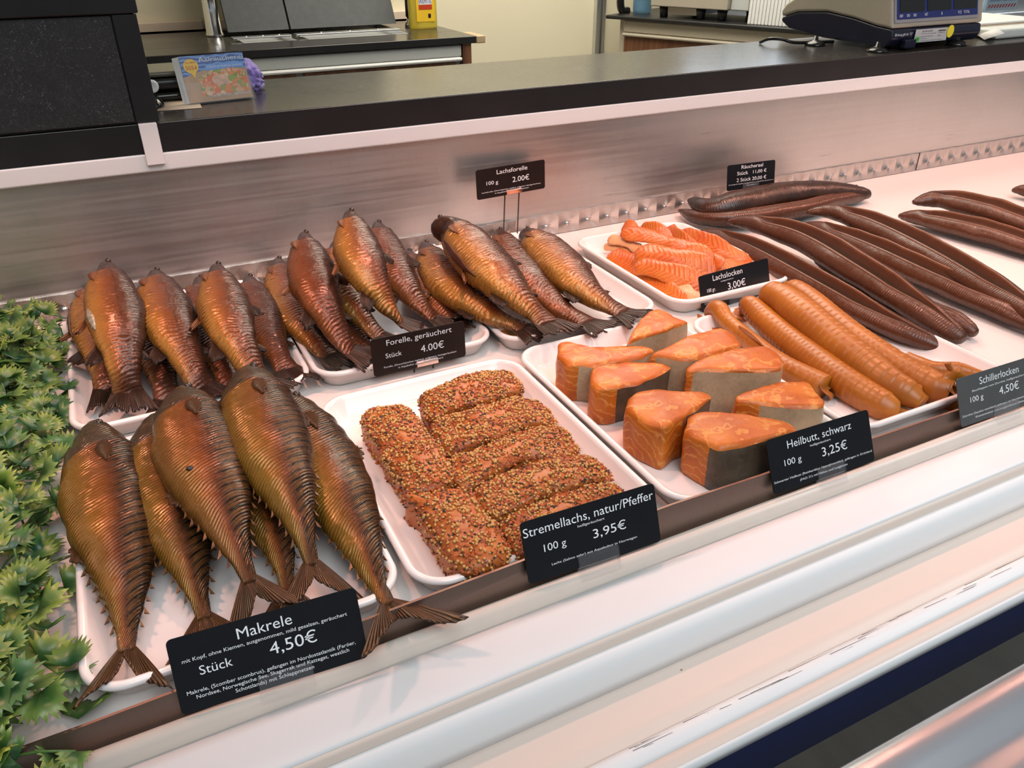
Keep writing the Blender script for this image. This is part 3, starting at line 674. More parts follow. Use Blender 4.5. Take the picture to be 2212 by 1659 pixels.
def flesh_mat(name, a, b_, line, sc=1):
    m = Mat(name, a, .3); n1 = m.noise(30*sc, 4); n2 = m.noise(140, 4, .6)
    w = nd(m.t, 'TexWave', {'Vector': m.obj(), 'Scale': 42*sc, 'Distortion': 9, 'Detail': 3, 'Detail Scale': 1.4}, wave_type='RINGS').outputs[0]
    c = m.mix(m.ramp(n1, [(.35, 0), (.65, 1)]), a, b_)
    c = m.mix(m.math('MULTIPLY', m.ramp(w, [(.80, 0), (.97, .7)]), m.ramp(n2, [(.35, .3), (.65, 1)])), c, line)
    m.set('Base Color', c); m.set('Roughness', m.ramp(n2, [(.3, .30), (.8, .52)])); m.set('Specular IOR Level', .4); m.bump(n2, .3, .0014).bump(w, .12, .001)
    m.set('Subsurface Weight', .12); m.set('Subsurface Radius', (.012, .005, .002)); m.set('Subsurface Scale', .4); return m.m
M['halibut'] = flesh_mat('halibut_flesh', (.40, .090, .008), (.54, .165, .016), (.66, .32, .075))
M['fillet'] = flesh_mat('hot_smoked_salmon', (.30, .072, .012), (.44, .125, .020), (.46, .19, .05), .6)
def strip_mat(name, a, b_, line):
    m = Mat(name, a, .34); u, v = m.uv(); n1 = m.noise(30, 4); n2 = m.noise(110, 4, .6)
    ch = m.math('ABSOLUTE', m.math('SUBTRACT', v, .27))
    w = m.math('SINE', m.math('MULTIPLY', m.math('ADD', m.math('MULTIPLY', u, 15), m.math('ADD', m.math('MULTIPLY', ch, 9), m.math('MULTIPLY', n1, 2.2))), 6.28318))
    c = m.mix(m.ramp(n1, [(.3, 0), (.7, 1)]), a, b_)
    c = m.mix(m.math('MULTIPLY', m.ramp(w, [(.55, 0), (.95, .36)]), m.ramp(n2, [(.3, .3), (.6, 1)])), c, line)
    m.set('Base Color', c); m.bump(w, .22, .0010).bump(n2, .4, .0018); m.set('Subsurface Weight', .08); m.set('Subsurface Radius', (.012, .005, .002)); m.set('Subsurface Scale', .4); return m.m
M['salmon'] = strip_mat('salmon_strip', (.50, .075, .005), (.50, .13, .012), (.74, .30, .09))
M['salmon_pale'] = strip_mat('pale_salmon_strip', (.66, .28, .11), (.68, .36, .17), (.80, .56, .36))
def skin_mat(nm, c0, c1):
    m = Mat(nm, c0, .38); n1 = m.noise(22, 4); n2 = m.noise(260, 3, .6); b_ = m.noise(5, 2, vec=nd(m.t, 'TexCoord').outputs['Object'])
    u, v = m.uv()
    c = m.mix(m.ramp(n1, [(.3, 0), (.7, 1)]), c0, c1)
    m.set('Base Color', m.mix(m.ramp(n2, [(.4, 0), (.7, .35)]), c, c1)); m.bump(n2, .4, .001); return m.m
M['skin_pale'] = skin_mat('pale_halibut_skin', (.26, .20, .12), (.52, .42, .27)); M['skin_dark'] = skin_mat('dark_halibut_skin', (.030, .021, .014), (.13, .095, .058))

def zpx(p):      # where a point falls in the photo, in the units the halibut outlines were measured in
    d = p-CAM; k = d.dot(CF); return ((1106+FPX*d.dot(CR)/k-1100)*2.765, (829.5-FPX*d.dot(CU)/k-620)*2.765)
# halibut
HB = [
 ('halibut piece at the outer rim with a grey rounded end showing an oval scar', [(290, 325), (340, 318), (470, 362), (600, 350), (840, 350), (872, 370), (800, 418), (640, 450), (500, 468), (420, 462), (350, 470), (285, 400)], .050, lambda p, d: zpx(p)[1] > 438 and 400 < zpx(p)[0] < 640 or zpx(p)[0] >= 640 and zpx(p)[1] > 380),
 ('halibut wedge with dark skin, second along the outer rim of its tray', [(492, 478), (530, 455), (700, 448), (930, 450), (968, 472), (900, 520), (750, 578), (600, 612), (520, 610), (478, 560)], .048, lambda p, d: d.y < .0 and d.x > -.026),
 ('tall halibut wedge with a cream line down its orange face', [(720, 650), (770, 618), (860, 606), (1000, 614), (1190, 624), (1215, 650), (1120, 725), (1000, 800), (930, 850), (800, 800), (690, 720)], .052, lambda p, d: d.y < -.0 and d.x > .004),
 ('biggest halibut piece in front, brown skin toward the 3,25 euro card', [(1085, 748), (1250, 738), (1450, 760), (1680, 800), (1718, 840), (1650, 880), (1400, 940), (1250, 970), (1120, 900), (1045, 860)], .052, lambda p, d: d.y < -.004 and d.x > -.040),
 ('broad halibut piece with pale grey skin in the middle of the tray', [(1060, 470), (1150, 420), (1350, 360), (1540, 345), (1600, 380), (1638, 420), (1628, 490), (1450, 500), (1180, 490), (1062, 500)], .056, lambda p, d: d.y < .004),
 ('halibut piece behind the broad pale one, next to the rolls', [(835, 402), (950, 350), (1100, 272), (1270, 240), (1345, 272), (1392, 340), (1200, 405), (1060, 432), (900, 405)], .056, lambda p, d: d.y < .002),
 ('upright triangular halibut piece at the back of its tray', [(890, 122), (960, 150), (1000, 180), (1082, 200), (920, 262), (780, 300), (700, 335), (735, 265), (780, 195), (838, 142)], .056, lambda p, d: d.y < -.002),
 ('halibut piece lying in front of the thin curled roll', [(1345, 645), (1500, 590), (1640, 560), (1790, 558), (1840, 620), (1895, 690), (1885, 715), (1700, 720), (1480, 690), (1360, 682)], .044, lambda p, d: d.y < -.001),
]
for i, (lab, px, z, sk) in enumerate(HB):
    O = outline(px, z, 2.765, 1100, 620); c = sum(O, Vector())/len(O)
    r = empty('halibut_steak', (c.x, c.y, .004), lab, 'halibut piece', 'black halibut pieces on the tray')
    slab('flesh', O, .0042, .0022, .004, .12, i*7, (M['halibut'], M['skin_dark' if i in (1, 2, 3) else 'skin_pale']), r, lambda p, c, sk=sk: sk(p, p-c))
    if i == 0:
        q = min(O, key=lambda p: abs(zpx(p)[0]-530)+(0 if zpx(p)[1] > 430 else 999)); o = (q-c); o.z = 0; o.normalize(); tq = Vector((-o.y, o.x, 0))
        V2, F2 = ico((0, 0, 0), 1, 3); mesh('oval_scar', [Vector((q.x, q.y, .030))+o*(v[0]*.0018+.0004)+tq*v[1]*.0065+Vector((0, 0, v[2]*.0052)) for v in V2], F2, M['skin_dark'], r)

# seed-crusted salmon
OCTV = [(1, 0, 0), (.2, .9, .1), (-.9, .2, 0), (-.1, -1, 0), (0, .1, .8), (.1, 0, -.8)]
OCT = [(0, 1, 4), (1, 2, 4), (2, 3, 4), (3, 0, 4), (1, 0, 5), (2, 1, 5), (3, 2, 5), (0, 3, 5)]
M['seed'] = flat('mustard_seed', (.52, .30, .09), .4, var=.35, scale=260)
M['pepper'] = flat('black_pepper', (.018, .012, .009), .5, var=.5, scale=200)
M['chili'] = flat('red_pepper_flake', (.30, .065, .012), .35, var=.6, scale=150)
SL = [
 ('seed-crusted salmon bar lying alone along the outer tray rim', [(285, 402), (400, 365), (500, 355), (565, 382), (640, 480), (720, 590), (830, 740), (840, 800), (720, 840), (600, 885), (530, 840), (420, 680), (330, 530), (268, 440)], .032),
 ('rearmost seed-crusted salmon piece at the back of its tray', [(620, 312), (740, 260), (900, 180), (1050, 165), (1170, 165), (1228, 210), (1240, 285), (1100, 320), (900, 362), (700, 455), (660, 420), (640, 350)], .030),
 ('second seed-crusted salmon piece from the back, orange cut edge showing', [(692, 480), (800, 430), (1000, 372), (1200, 320), (1330, 330), (1400, 380), (1455, 455), (1440, 490), (1250, 500), (1000, 590), (850, 645), (775, 640), (720, 560)], .031),
 ('middle seed-crusted salmon piece beside the end of the lone bar', [(800, 690), (1000, 620), (1200, 545), (1380, 492), (1500, 502), (1560, 580), (1605, 650), (1450, 665), (1250, 692), (1100, 760), (950, 850), (850, 855), (800, 800)], .029),
 ('seed-crusted salmon piece with a long bare orange groove', [(940, 885), (1050, 810), (1250, 725), (1450, 665), (1650, 660), (1740, 740), (1765, 800), (1600, 835), (1400, 895), (1250, 965), (1085, 1040), (1000, 985)], .030),
 ('seed-crusted salmon piece partly behind the 3,95 euro card', [(1085, 1080), (1250, 990), (1450, 905), (1650, 840), (1800, 830), (1865, 870), (1800, 960), (1500, 1150), (1280, 1270), (1180, 1260), (1150, 1180)], .027),
 ('large front seed-crusted salmon block with sparse mustard seeds', [(520, 885), (640, 905), (800, 855), (930, 890), (1000, 980), (1080, 1080), (1160, 1200), (1160, 1262), (1020, 1325), (900, 1352), (850, 1330), (760, 1220), (690, 1090), (600, 965), (535, 925)], .032),
]
for i, (lab, px, z) in enumerate(SL):
    O = outline(px, z, 2.765, 680, 740); c = sum(O, Vector())/len(O)
    r = empty('salmon_fillet', (c.x, c.y, .004), lab, 'salmon piece', 'seed-crusted salmon pieces')
    v, f, n, R = slab('flesh', O, .0042, .0065, .0, .35, 50+i*5, (M['fillet'],), r, wob=.002)
    rs = random.Random(i); A = []; tri = []
    for q, fc in enumerate(f):
        ring = q//n
        p = [v[k] for k in fc]; nm = (p[2]-p[0]).cross(p[3]-p[1]); ar = nm.length; nm.normalize()
        wgt = ar*(1 if ring >= 4 else (.16 if ring > 0 else .3)); tri.append((p, nm)); A.append(wgt)
    tot = sum(A); cnt = int(tot*100000*(.75 if i == 6 else 1))
    bs, bp, bc = MB(), MB(), MB()
    for (p, nm) in rs.choices(tri, A, k=cnt):
        a, b2 = rs.random(), rs.random(); q = p[0].lerp(p[1], a).lerp(p[3].lerp(p[2], a), b2)
        dens = noise.noise(Vector((q.x*55, q.y*55, 3+i)))
        k = rs.random()
        if k < .36:
            if dens < -.28: continue
            rr = rs.uniform(.0010, .00165); V2, F2 = ico(q+nm*rr*.55, rr, 1); bs.add(V2, F2)
        else:
            rr = rs.uniform(.0007, .0016) if k > .68 else rs.uniform(.0004, .0011)
            R3 = Matrix.Rotation(rs.uniform(0, 6.28), 3, 'Z') @ Matrix.Rotation(rs.uniform(-.7, .7), 3, 'X')
            V2 = [q+nm*.0004+R3 @ Vector((x*rr*2, y*rr*1.3, zz*rr*.8)) for x, y, zz in OCTV]
            (bp if k < .68 else bc).add(V2, OCT)
    for bb, nm2, mm in ((bs, 'mustard_seeds', 'seed'), (bp, 'pepper_grains', 'pepper'), (bc, 'chili_flakes', 'chili')):
        if bb.v: bb.build(nm2, M[mm], r, nm2 == 'mustard_seeds')['kind'] = 'stuff'

# ------------------------------------------------------------------ orange salmon strips
def zp(pts, s, ox, oy): return [PZ(ox+x/s, oy+y/s, z) for x, y, z in pts]
SS = [
 ('long orange salmon strip arching over the top of the heap', [(190, 285, .042), (330, 300, .044), (520, 360, .040), (650, 425, .030)], 68, 'salmon', .3),
 ('broad bright orange salmon strip in the middle of the heap, blunt end up', [(268, 375, .036), (420, 400, .040), (560, 450, .034), (655, 500, .026)], 92, 'salmon', .2),
 ('orange salmon strip running in front down to its price card', [(262, 440, .026), (400, 475, .028), (520, 520, .024), (620, 575, .016)], 78, 'salmon', .1),
 ('pointed salmon strip standing up at the back of the heap', [(425, 258, .044), (480, 310, .042), (545, 355, .036), (605, 380, .030)], 52, 'salmon', .5),
 ('folded pinkish salmon strip behind the arching one', [(285, 270, .034), (370, 280, .040), (450, 315, .038)], 66, 'salmon', .4),
 ('short upright salmon end at the back corner of the heap', [(202, 250, .036), (240, 262, .036), (285, 295, .030)], 56, 'salmon', .2),
 ('pale salmon strip with a light edge, at the rim end of the heap', [(125, 318, .028), (200, 330, .030), (290, 372, .026)], 40, 'salmon_pale', .3),
 ('lowest pale salmon strip pointing at the tray corner', [(108, 345, .018), (190, 365, .020), (285, 395, .018)], 40, 'salmon_pale', .1),
 ('dark orange salmon strip lying flat at the rim below the pale ones', [(125, 400, .012), (240, 440, .013), (340, 490, .011)], 92, 'salmon', .0),
 ('thin salmon strip lying along the tray rim in front', [(275, 495, .010), (390, 550, .011), (515, 632, .009)], 54, 'salmon', .1),
 ('long salmon strip at the eel side of the heap', [(490, 285, .028), (640, 345, .030), (760, 400, .024), (858, 445, .014)], 68, 'salmon', .2),
 ('salmon strip tucked behind the price card of the strips', [(640, 470, .018), (750, 455, .018), (850, 475, .012)], 62, 'salmon', .1),
 ('pale pink salmon end peeking out beside the price card', [(450, 560, .012), (530, 600, .013), (595, 645, .010)], 66, 'salmon_pale', .1),
 ('curled salmon strip with a small hooked end', [(530, 385, .030), (610, 395, .032), (660, 425, .028), (680, 470, .022)], 52, 'salmon', .2),
 ('narrow pale sliver of salmon under the broad strip', [(410, 460, .020), (480, 478, .020), (560, 500, .016)], 30, 'salmon_pale', .1),
]
for i, (lab, pts, wpx, mm, rl) in enumerate(SS):
    P = zp(pts, 2.3235, 1260, 380); c = P[len(P)//2]
    hw = wpx/2.3235/1700*(PZ(1420, 560, .02)-CAM).length*.66
    def lp(t, hw=hw, i=i):
        e = min(1, t*9+.25, (1-t)*7+.2)**.6; k = hw*e*(1+.12*math.sin(t*9+i))
        return [(k*math.cos(a)*(1 if abs(math.cos(a)) < .95 else 1.06), max(.0028, hw*.24)*e*math.sin(a)-.35*hw*(math.cos(a)**2)*math.sin(3*t+i)*.4) for a in [2*math.pi*q/20 for q in range(20)]]
    v, f, u = sweep(P, 44, lp, lambda t, i=i, rl=rl: rl*math.sin(t*4+i)-.62)
    v = [p+Vector((0, 0, noise.noise(p*70)*.0016)) for p in v]
    tag(mesh('salmon_strip', v, f, M[mm], None, u), lab, 'salmon strip', 'orange salmon strips on the tray')

# ------------------------------------------------------------------ dogfish rolls
def roll_mat():
    m = Mat('dogfish_roll_skin', (.5, .2, .04), .36); u, v = m.uv(); n = m.noise(24, 4); n2 = m.noise(90, 3)
    c = m.mix(m.ramp(n, [(.3, 0), (.7, 1)]), (.30, .088, .006), (.39, .135, .012)); m.set('Base Color', m.mix(m.ramp(n2, [(.55, 0), (.75, .5)]), c, (.36, .10, .018)))
    m.bump(n2, .15, .001); m.set('Subsurface Weight', .1); m.set('Subsurface Radius', (.01, .004, .001)); m.set('Subsurface Scale', .4); return m.m
M['roll'] = roll_mat()
M['roll_in'] = flat('dogfish_inner_flesh', (.36, .12, .025), .3, var=.3, scale=50, bump=.3)
def roll(lab, pts, rad, rings, seed, flaps=()):
    P = [PZ(*p) for p in pts]; c = P[len(P)//2]
    r = empty('dogfish_roll', (c.x, c.y, .004), lab, 'dogfish roll', 'golden dogfish rolls')
    def lp(t):
        R = lerp_table(rad, t); o = []
        for k in range(32):
            a = 2*math.pi*k/32; ph = (t*rings+.25*math.sin(a)+noise.noise(Vector((t*8, seed, 0)))*.8) % 1
            q = 1+.040*(ph if ph < .8 else (1-ph)*4)-.02+.010*noise.noise(Vector((t*7, math.cos(a)+seed, math.sin(a))))
            o.append((R*q*math.cos(a), R*q*.95*math.sin(a)))
        return o
    v, f, u = sweep(P, 300, lp, .0, True)
    mesh('body', v, f, M['roll'], r, u)
    for nm, fp, fw, mm in flaps:
        FP = [PZ(*p) for p in fp]
        v, f, u = sweep(FP, 40, lambda t: [(fw*math.sin(math.pi*min(1, .25+.7*t))*math.cos(a), (.0022+.001*math.sin(t*9))*math.sin(a)+fw*.5*math.cos(a)**2*math.sin(t*3+seed)) for a in [2*math.pi*q/16 for q in range(16)]], lambda t: .6*math.sin(t*3+seed))
        mesh(nm, v, f, M[mm], r, u)
    return r
roll('thin dogfish roll with hooked end, lying beside the halibut pieces', [(1534, 675, .016), (1552, 668, .030), (1572, 695, .024), (1630, 745, .018), (1690, 790, .018), (1780, 838, .017)], [(0, .009), (.08, .012), (.25, .0105), (.6, .0125), (1, .0155)], 24, 1,
     [('curled_end', [(1765, 825, .018), (1785, 845, .016), (1798, 858, .008)], .012, 'roll_in'), ('loose_flap', [(1510, 685, .010), (1530, 700, .009), (1570, 725, .008)], .008, 'roll_in'), ('split_edge', [(1600, 712, .026), (1680, 768, .026), (1730, 798, .022)], .009, 'roll')])
roll('ringed dogfish roll with frayed end, second from the halibut', [(1606, 678, .022), (1618, 660, .034), (1650, 690, .028), (1730, 757, .020), (1830, 830, .019), (1905, 875, .016), (1930, 888, .012)], [(0, .006), (.06, .014), (.15, .0165), (.5, .0195), (.8, .0185), (.95, .017), (1, .013)], 34, 2,
     [('frayed_end', [(1905, 880, .016), (1935, 888, .012), (1965, 890, .008)], .011, 'roll_in'), ('curled_end', [(1605, 690, .012), (1595, 680, .020), (1610, 660, .028)], .010, 'roll_in')])
roll('thickest smooth dogfish roll resting on top of its neighbours', [(1655, 632, .044), (1700, 655, .046), (1800, 738, .036), (1900, 815, .028), (1965, 855, .022), (1990, 872, .018)], [(0, .012), (.04, .019), (.3, .0225), (.7, .0215), (.92, .017), (1, .009)], 26, 3,
     [('open_end', [(1965, 835, .024), (1990, 850, .020), (2003, 862, .012)], .013, 'roll_in')])
roll('dogfish roll with a tall twisted end, farthest from the halibut', [(1700, 618, .030), (1740, 640, .034), (1840, 725, .026), (1940, 795, .020), (2010, 835, .018), (2050, 850, .016)], [(0, .008), (.06, .014), (.3, .016), (.7, .018), (.9, .019), (1, .018)], 28, 4,
     [('twisted_end', [(2010, 845, .012), (2050, 835, .022), (2070, 800, .044)], .022, 'roll'), ('curled_end', [(2040, 850, .010), (2062, 815, .032), (2045, 785, .048)], .010, 'roll_in')])
roll('flat loose dogfish strip lying behind the twisted end', [(1960, 770, .008), (2010, 795, .009), (2070, 800, .010), (2122, 812, .008)], [(0, .006), (.3, .009), (.7, .010), (1, .006)], 8, 5)

# ------------------------------------------------------------------ eels
def eel_mat():
    m = Mat('eel_skin', (.04, .02, .012), .3); u, v = m.uv(); n = m.noise(30, 4); n2 = m.noise(160, 4, .6)
    back = m.ramp(v, [(.0, .2), (.06, 1), (.34, 1), (.50, 0)])
    c = m.mix(back, (.080, .025, .010), (.022, .011, .007)); c = m.mix(m.ramp(n, [(.35, .0), (.65, .6)]), c, m.mix(.5, c, (.10, .035, .015)))
    wr = m.math('SINE', m.math('ADD', m.math('MULTIPLY', u, 900), m.math('MULTIPLY', n, 12)))
    m.set('Base Color', c); m.set('Roughness', m.ramp(n2, [(.3, .22), (.8, .45)])); m.bump(wr, .14, .0006).bump(n2, .35, .0012).bump(n, .2, .004); return m.m
M['eel'] = eel_mat()
def eelin():
    m = Mat('eel_belly_flesh', (.08, .04, .012), .36); u, v = m.uv(); n = m.noise(60, 4)
    e = m.math('ABSOLUTE', m.math('SUBTRACT', m.math('DIVIDE', m.math('SUBTRACT', v, .638), .362), .5))
    c = m.ramp(e, [(.0, (.050, .032, .008)), (.14, (.028, .014, .007)), (.27, (.095, .030, .012)), (.40, (.175, .060, .024)), (.5, (.13, .042, .018))])
    m.set('Base Color', m.mix(m.ramp(n, [(.35, 0), (.7, .5)]), c, (.06, .022, .010))); m.bump(n, .4, .0015); return m.m
M['eel_in'] = eelin()
def eel(lab, pts, R, seed, roll_, open_=1.0, group='split smoked eels'):
    P = [PZ(*p) for p in pts]; c = P[len(P)//2]
    r = empty('smoked_eel', (c.x, c.y, .0), lab, 'eel', group)
    rad = [(0, .16), (.03, .36), (.07, .52), (.12, .66), (.25, .92), (.45, 1), (.7, .92), (.88, .72), (.96, .56), (.99, .42), (1, .25)]
    gr = [(0, 0), (.10, 0), (.17, 1), (.74, 1), (.92, .25), (1, 0)]
    no, ni = 30, 17
    def lp(t):
        k = R*lerp_table(rad, t); g = lerp_table(gr, t)*open_
        a0 = math.radians(90-33*g-2); o = []
        for q in range(no):
            a = a0-(2*a0+math.pi*2-math.pi+0)*0
            ang = a0-q/(no-1)*(2*math.pi-2*(math.pi/2-a0))
            w = 1+.05*noise.noise(Vector((t*12, math.cos(ang)*1.5+seed, math.sin(ang))))
            o.append((k*math.cos(ang)*w*(1+.10*g), k*(.84-.14*g)*math.sin(ang)*w))
        b0, b1 = o[-1], o[0]
        for q in range(1, ni+1):
            s = q/(ni+1); x = b0[0]+(b1[0]-b0[0])*s; z = b0[1]+(b1[1]-b0[1])*s
            e_ = 1-abs(2*s-1); o.append((x, z+k*.13*g*math.sin(min(1, e_*2.2)*math.pi)*(e_ < .45)-(max(0, e_-.18)/.82)**.85*k*.62*g+(1-g)*.0003))
        return o
    v, f, u = sweep(P, 120, lp, roll_)
    n = no+ni
    skin = [q for q in range(len(f)) if q >= 119*n or (q % n) < no-1]; inn = [q for q in range(119*n) if (q % n) >= no-1]
    mesh('skin', v, [f[q] for q in skin], M['eel'], r, u); mesh('belly_cavity', v, [f[q] for q in inn], M['eel_in'], r, u)
    # ragged little fin seam along the back
    return r
eel('split eel in front, nearest to the orange salmon strips', [(1512, 500, .012), (1560, 513, .018), (1640, 545, .022), (1790, 627, .024), (1930, 705, .020), (2036, 752, .012)], 0.0228, 1, -.20)
eel('split eel lying on the front one, its broad back shining', [(1572, 478, .030), (1625, 482, .036), (1740, 515, .040), (1870, 590, .036), (1990, 670, .026), (2080, 735, .014)], 0.0258, 2, -.20)
eel('dark eel tail showing under the two front split eels', [(1760, 560, .014), (1850, 600, .015), (1960, 655, .015), (2060, 690, .016), (2108, 722, .010)], 0.0181, 3, -.3, .2)
eel('split eel of the middle pair lying below', [(1738, 485, .012), (1780, 496, .018), (1880, 535, .022), (2000, 590, .022), (2110, 640, .020), (2260, 715, .014)], 0.0241, 4, -.20)
eel('split eel of the middle pair lying on top', [(1742, 458, .030), (1800, 458, .036), (1900, 490, .040), (2030, 555, .036), (2140, 620, .030), (2290, 720, .020)], 0.0249, 5, -.20)
eel('lower split eel of the far pair', [(1942, 466, .012), (1990, 470, .018), (2080, 488, .022), (2180, 515, .022), (2330, 570, .016)], 0.0232, 6, -.20)
eel('upper split eel of the far pair', [(1972, 437, .030), (2030, 430, .036), (2120, 448, .038), (2210, 478, .034), (2370, 545, .022)], 0.0249, 7, -.20)
eel('eel head just entering the picture past the far pair', [(2186, 411, .014), (2215, 411, .018), (2300, 425, .020), (2420, 470, .016)], 0.0206, 8, -.20)
eel('black eel lying crosswise on top below the 11,00 euro card', [(1488, 432, .030), (1530, 447, .036), (1600, 437, .042), (1700, 418, .038), (1800, 413, .030), (1878, 419, .016)], 0.0232, 9, 2.6, .55, 'black eels lying crosswise')
eel('black eel lying crosswise underneath, touching the shelf', [(1468, 455, .012), (1520, 472, .018), (1610, 472, .020), (1720, 455, .020), (1800, 435, .018), (1866, 424, .012)], 0.0215, 10, .5, .7, 'black eels lying crosswise')
tag(MB().add(*tube([PZ(1770, 418, .024), PZ(1810, 412, .026), PZ(1850, 402, .024)], lambda t: .006*(1-.5*t), 16, 8)[:2]).build('eel_tail', M['eel'], None, True), 'loose thin eel tail tip sticking out behind the crosswise eels', 'eel tail')

# ------------------------------------------------------------------ lettering
def text_shape(s):
    cu = bpy.data.curves.new('lettering', 'FONT'); cu.body = s; cu.size = 1; cu.resolution_u = 3
    o = bpy.data.objects.new('lettering', cu); COL.objects.link(o)
    dg = bpy.context.evaluated_depsgraph_get(); me = o.evaluated_get(dg).to_mesh()
    v = [(p.co.x, p.co.y) for p in me.vertices]; f = [tuple(p.vertices) for p in me.polygons]
    o.evaluated_get(dg).to_mesh_clear(); bpy.data.objects.remove(o); bpy.data.curves.remove(cu)
    return v, f
CAP = max(y for x, y in text_shape('H')[0])
def letter(O, ex, ey, en, s, x0, x1, base, cap, b, lift=.0006):
    v, f = text_shape(s)
    if not v: return
    a, c = min(x for x, y in v), max(x for x, y in v)
    b.add([O+ex*(x0+(x-a)/(c-a)*(x1-x0))+ey*(base+y/CAP*cap)+en*lift for x, y in v], f)
def rrect(w, h, r, n=6):
    o = []
    for cx, cy, a0 in ((w-r, h-r, 0), (r, h-r, 90), (r, r, 180), (w-r, r, 270)):
        for k in range(n+1):
            a = math.radians(a0+90*k/n); o.append((cx+r*math.cos(a), cy+r*math.sin(a)))
    return o
M['card_brown'] = flat('brown_black_price_card', (.012, .007, .006), .42, var=.2, scale=60, Specular_IOR_Level=.25)
M['card_glare'] = flat('price_card_painted_glare', (.075, .078, .076), .35, var=.15, scale=60)  # black card, its grey glare painted into the base colour
M['wire'] = flat('dark_wire', (.10, .08, .07), .3, 1, var=.1)
NAMES = ('product_name', 'price', 'unit', 'fine_print')
def sign(label, O, yaw, tilt, w, h, lines, m='card', clip=None, post=None):
    ex = Vector((math.cos(yaw), math.sin(yaw), 0)); nn = Vector((-math.sin(yaw), math.cos(yaw), 0))
    ey = Vector((0, 0, 1))*math.cos(tilt)+nn*math.sin(tilt); en = ex.cross(ey)
    O = Vector(O); t = empty('price_card', O+ex*w/2, label, 'price card', 'black price cards')
    R = rrect(w, h, .0035); n = len(R); th = .0008
    v = [O+ex*x+ey*y for x, y in R]+[O+ex*x+ey*y-en*th for x, y in R]
    mesh('card', v, [tuple(range(n)), tuple(range(2*n-1, n-1, -1))]+[(k, k+n, (k+1) % n+n, (k+1) % n) for k in range(n)], M[m], t, smooth=False)
    for s, x0, x1, bs, cp, part in lines:
        b = MB(); letter(O, ex*w, ey*h, en, s, x0, x1, bs, cp*(.82 if part == 'fine_print' else .97), b, .00025); b.build(part, M['lettering'], t)
    if clip:
        u0, u1, low = clip
        pr = [(.0032, low), (.0032, .17*h), (.0016, .20*h), (.0010, .20*h), (.0010, .0), (-.0026, .0), (-.0026, low-.001), (.0, low-.002)]
        v = [O+ex*(u*w)+en*a+ey*q for u in (u0, u1) for a, q in pr]; n = len(pr)
        mesh('clip', v, [(i, i+n, (i+1) % n+n, (i+1) % n) for i in range(n)]+[tuple(range(n)), tuple(range(2*n-1, n-1, -1))], M['clear'], t, smooth=False)
    if post:
        u0, u1, zb = post; b = MB()
        for u in (u0, u1):
            p = O+ex*u*w-en*.002+ey*.12*h; b.add(*tube([p, Vector((p.x, p.y+.004, (p.z+zb)/2)), Vector((p.x, p.y+.008, zb))], .0011, 8, 8)[:2])
        b.build('wire_stand', M['wire'], t, True)
        pr = [(.0035, .03*h), (.0035, .14*h), (.001, .17*h), (-.003, .17*h), (-.003, .03*h)]
        v = [O+ex*(u*w)+en*a+ey*q for u in (u0, u1+.02) for a, q in pr]; n = len(pr)
        mesh('clip', v, [(i, i+n, (i+1) % n+n, (i+1) % n) for i in range(n)]+[tuple(range(n)), tuple(range(2*n-1, n-1, -1))], M['chrome'], t, smooth=False)
    return t
PN, PR, UN, FP_ = NAMES
sign('mackerel price card reading 4,50 euro with four lines of small print', (-.0433, .392, .0097), -.0687, .4233, .1227, .0515, [
 ('Makrele', .346, .634, .758, .147, PN), ('mit Kopf, ohne Kiemen, ausgenommen, mild gesalzen, geräuchert', .056, .927, .654, .059, FP_), ('4,50€', .491, .744, .430, .166, PR), ('Stück', .129, .296, .447, .121, UN),
 ('Makrele, (Scomber scombrus), gefangen im Nordostatlantik (Faröer,', .046, .942, .235, .060, FP_), ('Nordsee, Norwegische See, Skagerrak und Kattegat, westlich', .088, .900, .159, .060, FP_), ('Schottlands) mit Schleppnetzen', .280, .698, .082, .060, FP_)], clip=(.40, .69, -.008))
sign('salmon price card reading 3,95 euro in front of the seed-crusted pieces', (.2098, .392, .0124), -.0379, .3717, .1201, .0504, [
 ('Stremellachs, natur/Pfeffer', .012, .980, .746, .147, PN), ('heißgeräuchert', .394, .595, .657, .048, FP_), ('3,95€', .497, .747, .404, .149, PR), ('100 g', .138, .297, .439, .121, UN), ('Lachs (Salmo salar) aus Aquakultur in Norwegen', .175, .817, .192, .046, FP_)], clip=(.36, .66, -.010))
sign('halibut price card reading 3,25 euro in front of the halibut pieces', (.4556, .392, .0121), -.0245, .4472, .1216, .050, [
 ('Heilbutt, schwarz', .183, .809, .742, .144, PN), ('heißgeräuchert', .392, .594, .649, .047, FP_), ('3,25€', .494, .744, .398, .168, PR), ('100 g', .134, .294, .447, .114, UN),
 ('Schwarzer Heilbutt (Reinhardtius hippoglossoides), gefangen in Grönland', .016, .981, .190, .048, FP_), ('(FAO 21) mit Haken und Langleinen', .254, .721, .095, .047, FP_)], clip=(.42, .68, -.010))
sign('greyish price card at the front of the golden dogfish rolls', (.7035, .392, .0100), -.02, .43, .1215, .050, [
 ('Schillerlocken', .268, .76, .752, .15, PN), ('Bauchlappen vom Dornhai, heißgeräuchert', .17, .83, .645, .050, FP_), ('4,50€', .495, .745, .410, .165, PR), ('100 g', .137, .295, .440, .114, UN),
 ('Dornhai (Squalus acanthias) gefangen im Nordwestatlantik, mit', .027, .97, .188, .050, FP_), ('Kiemennetzen und vergleichbaren Netzen', .18, .82, .100, .050, FP_)], 'card_glare', clip=(.40, .70, -.010))
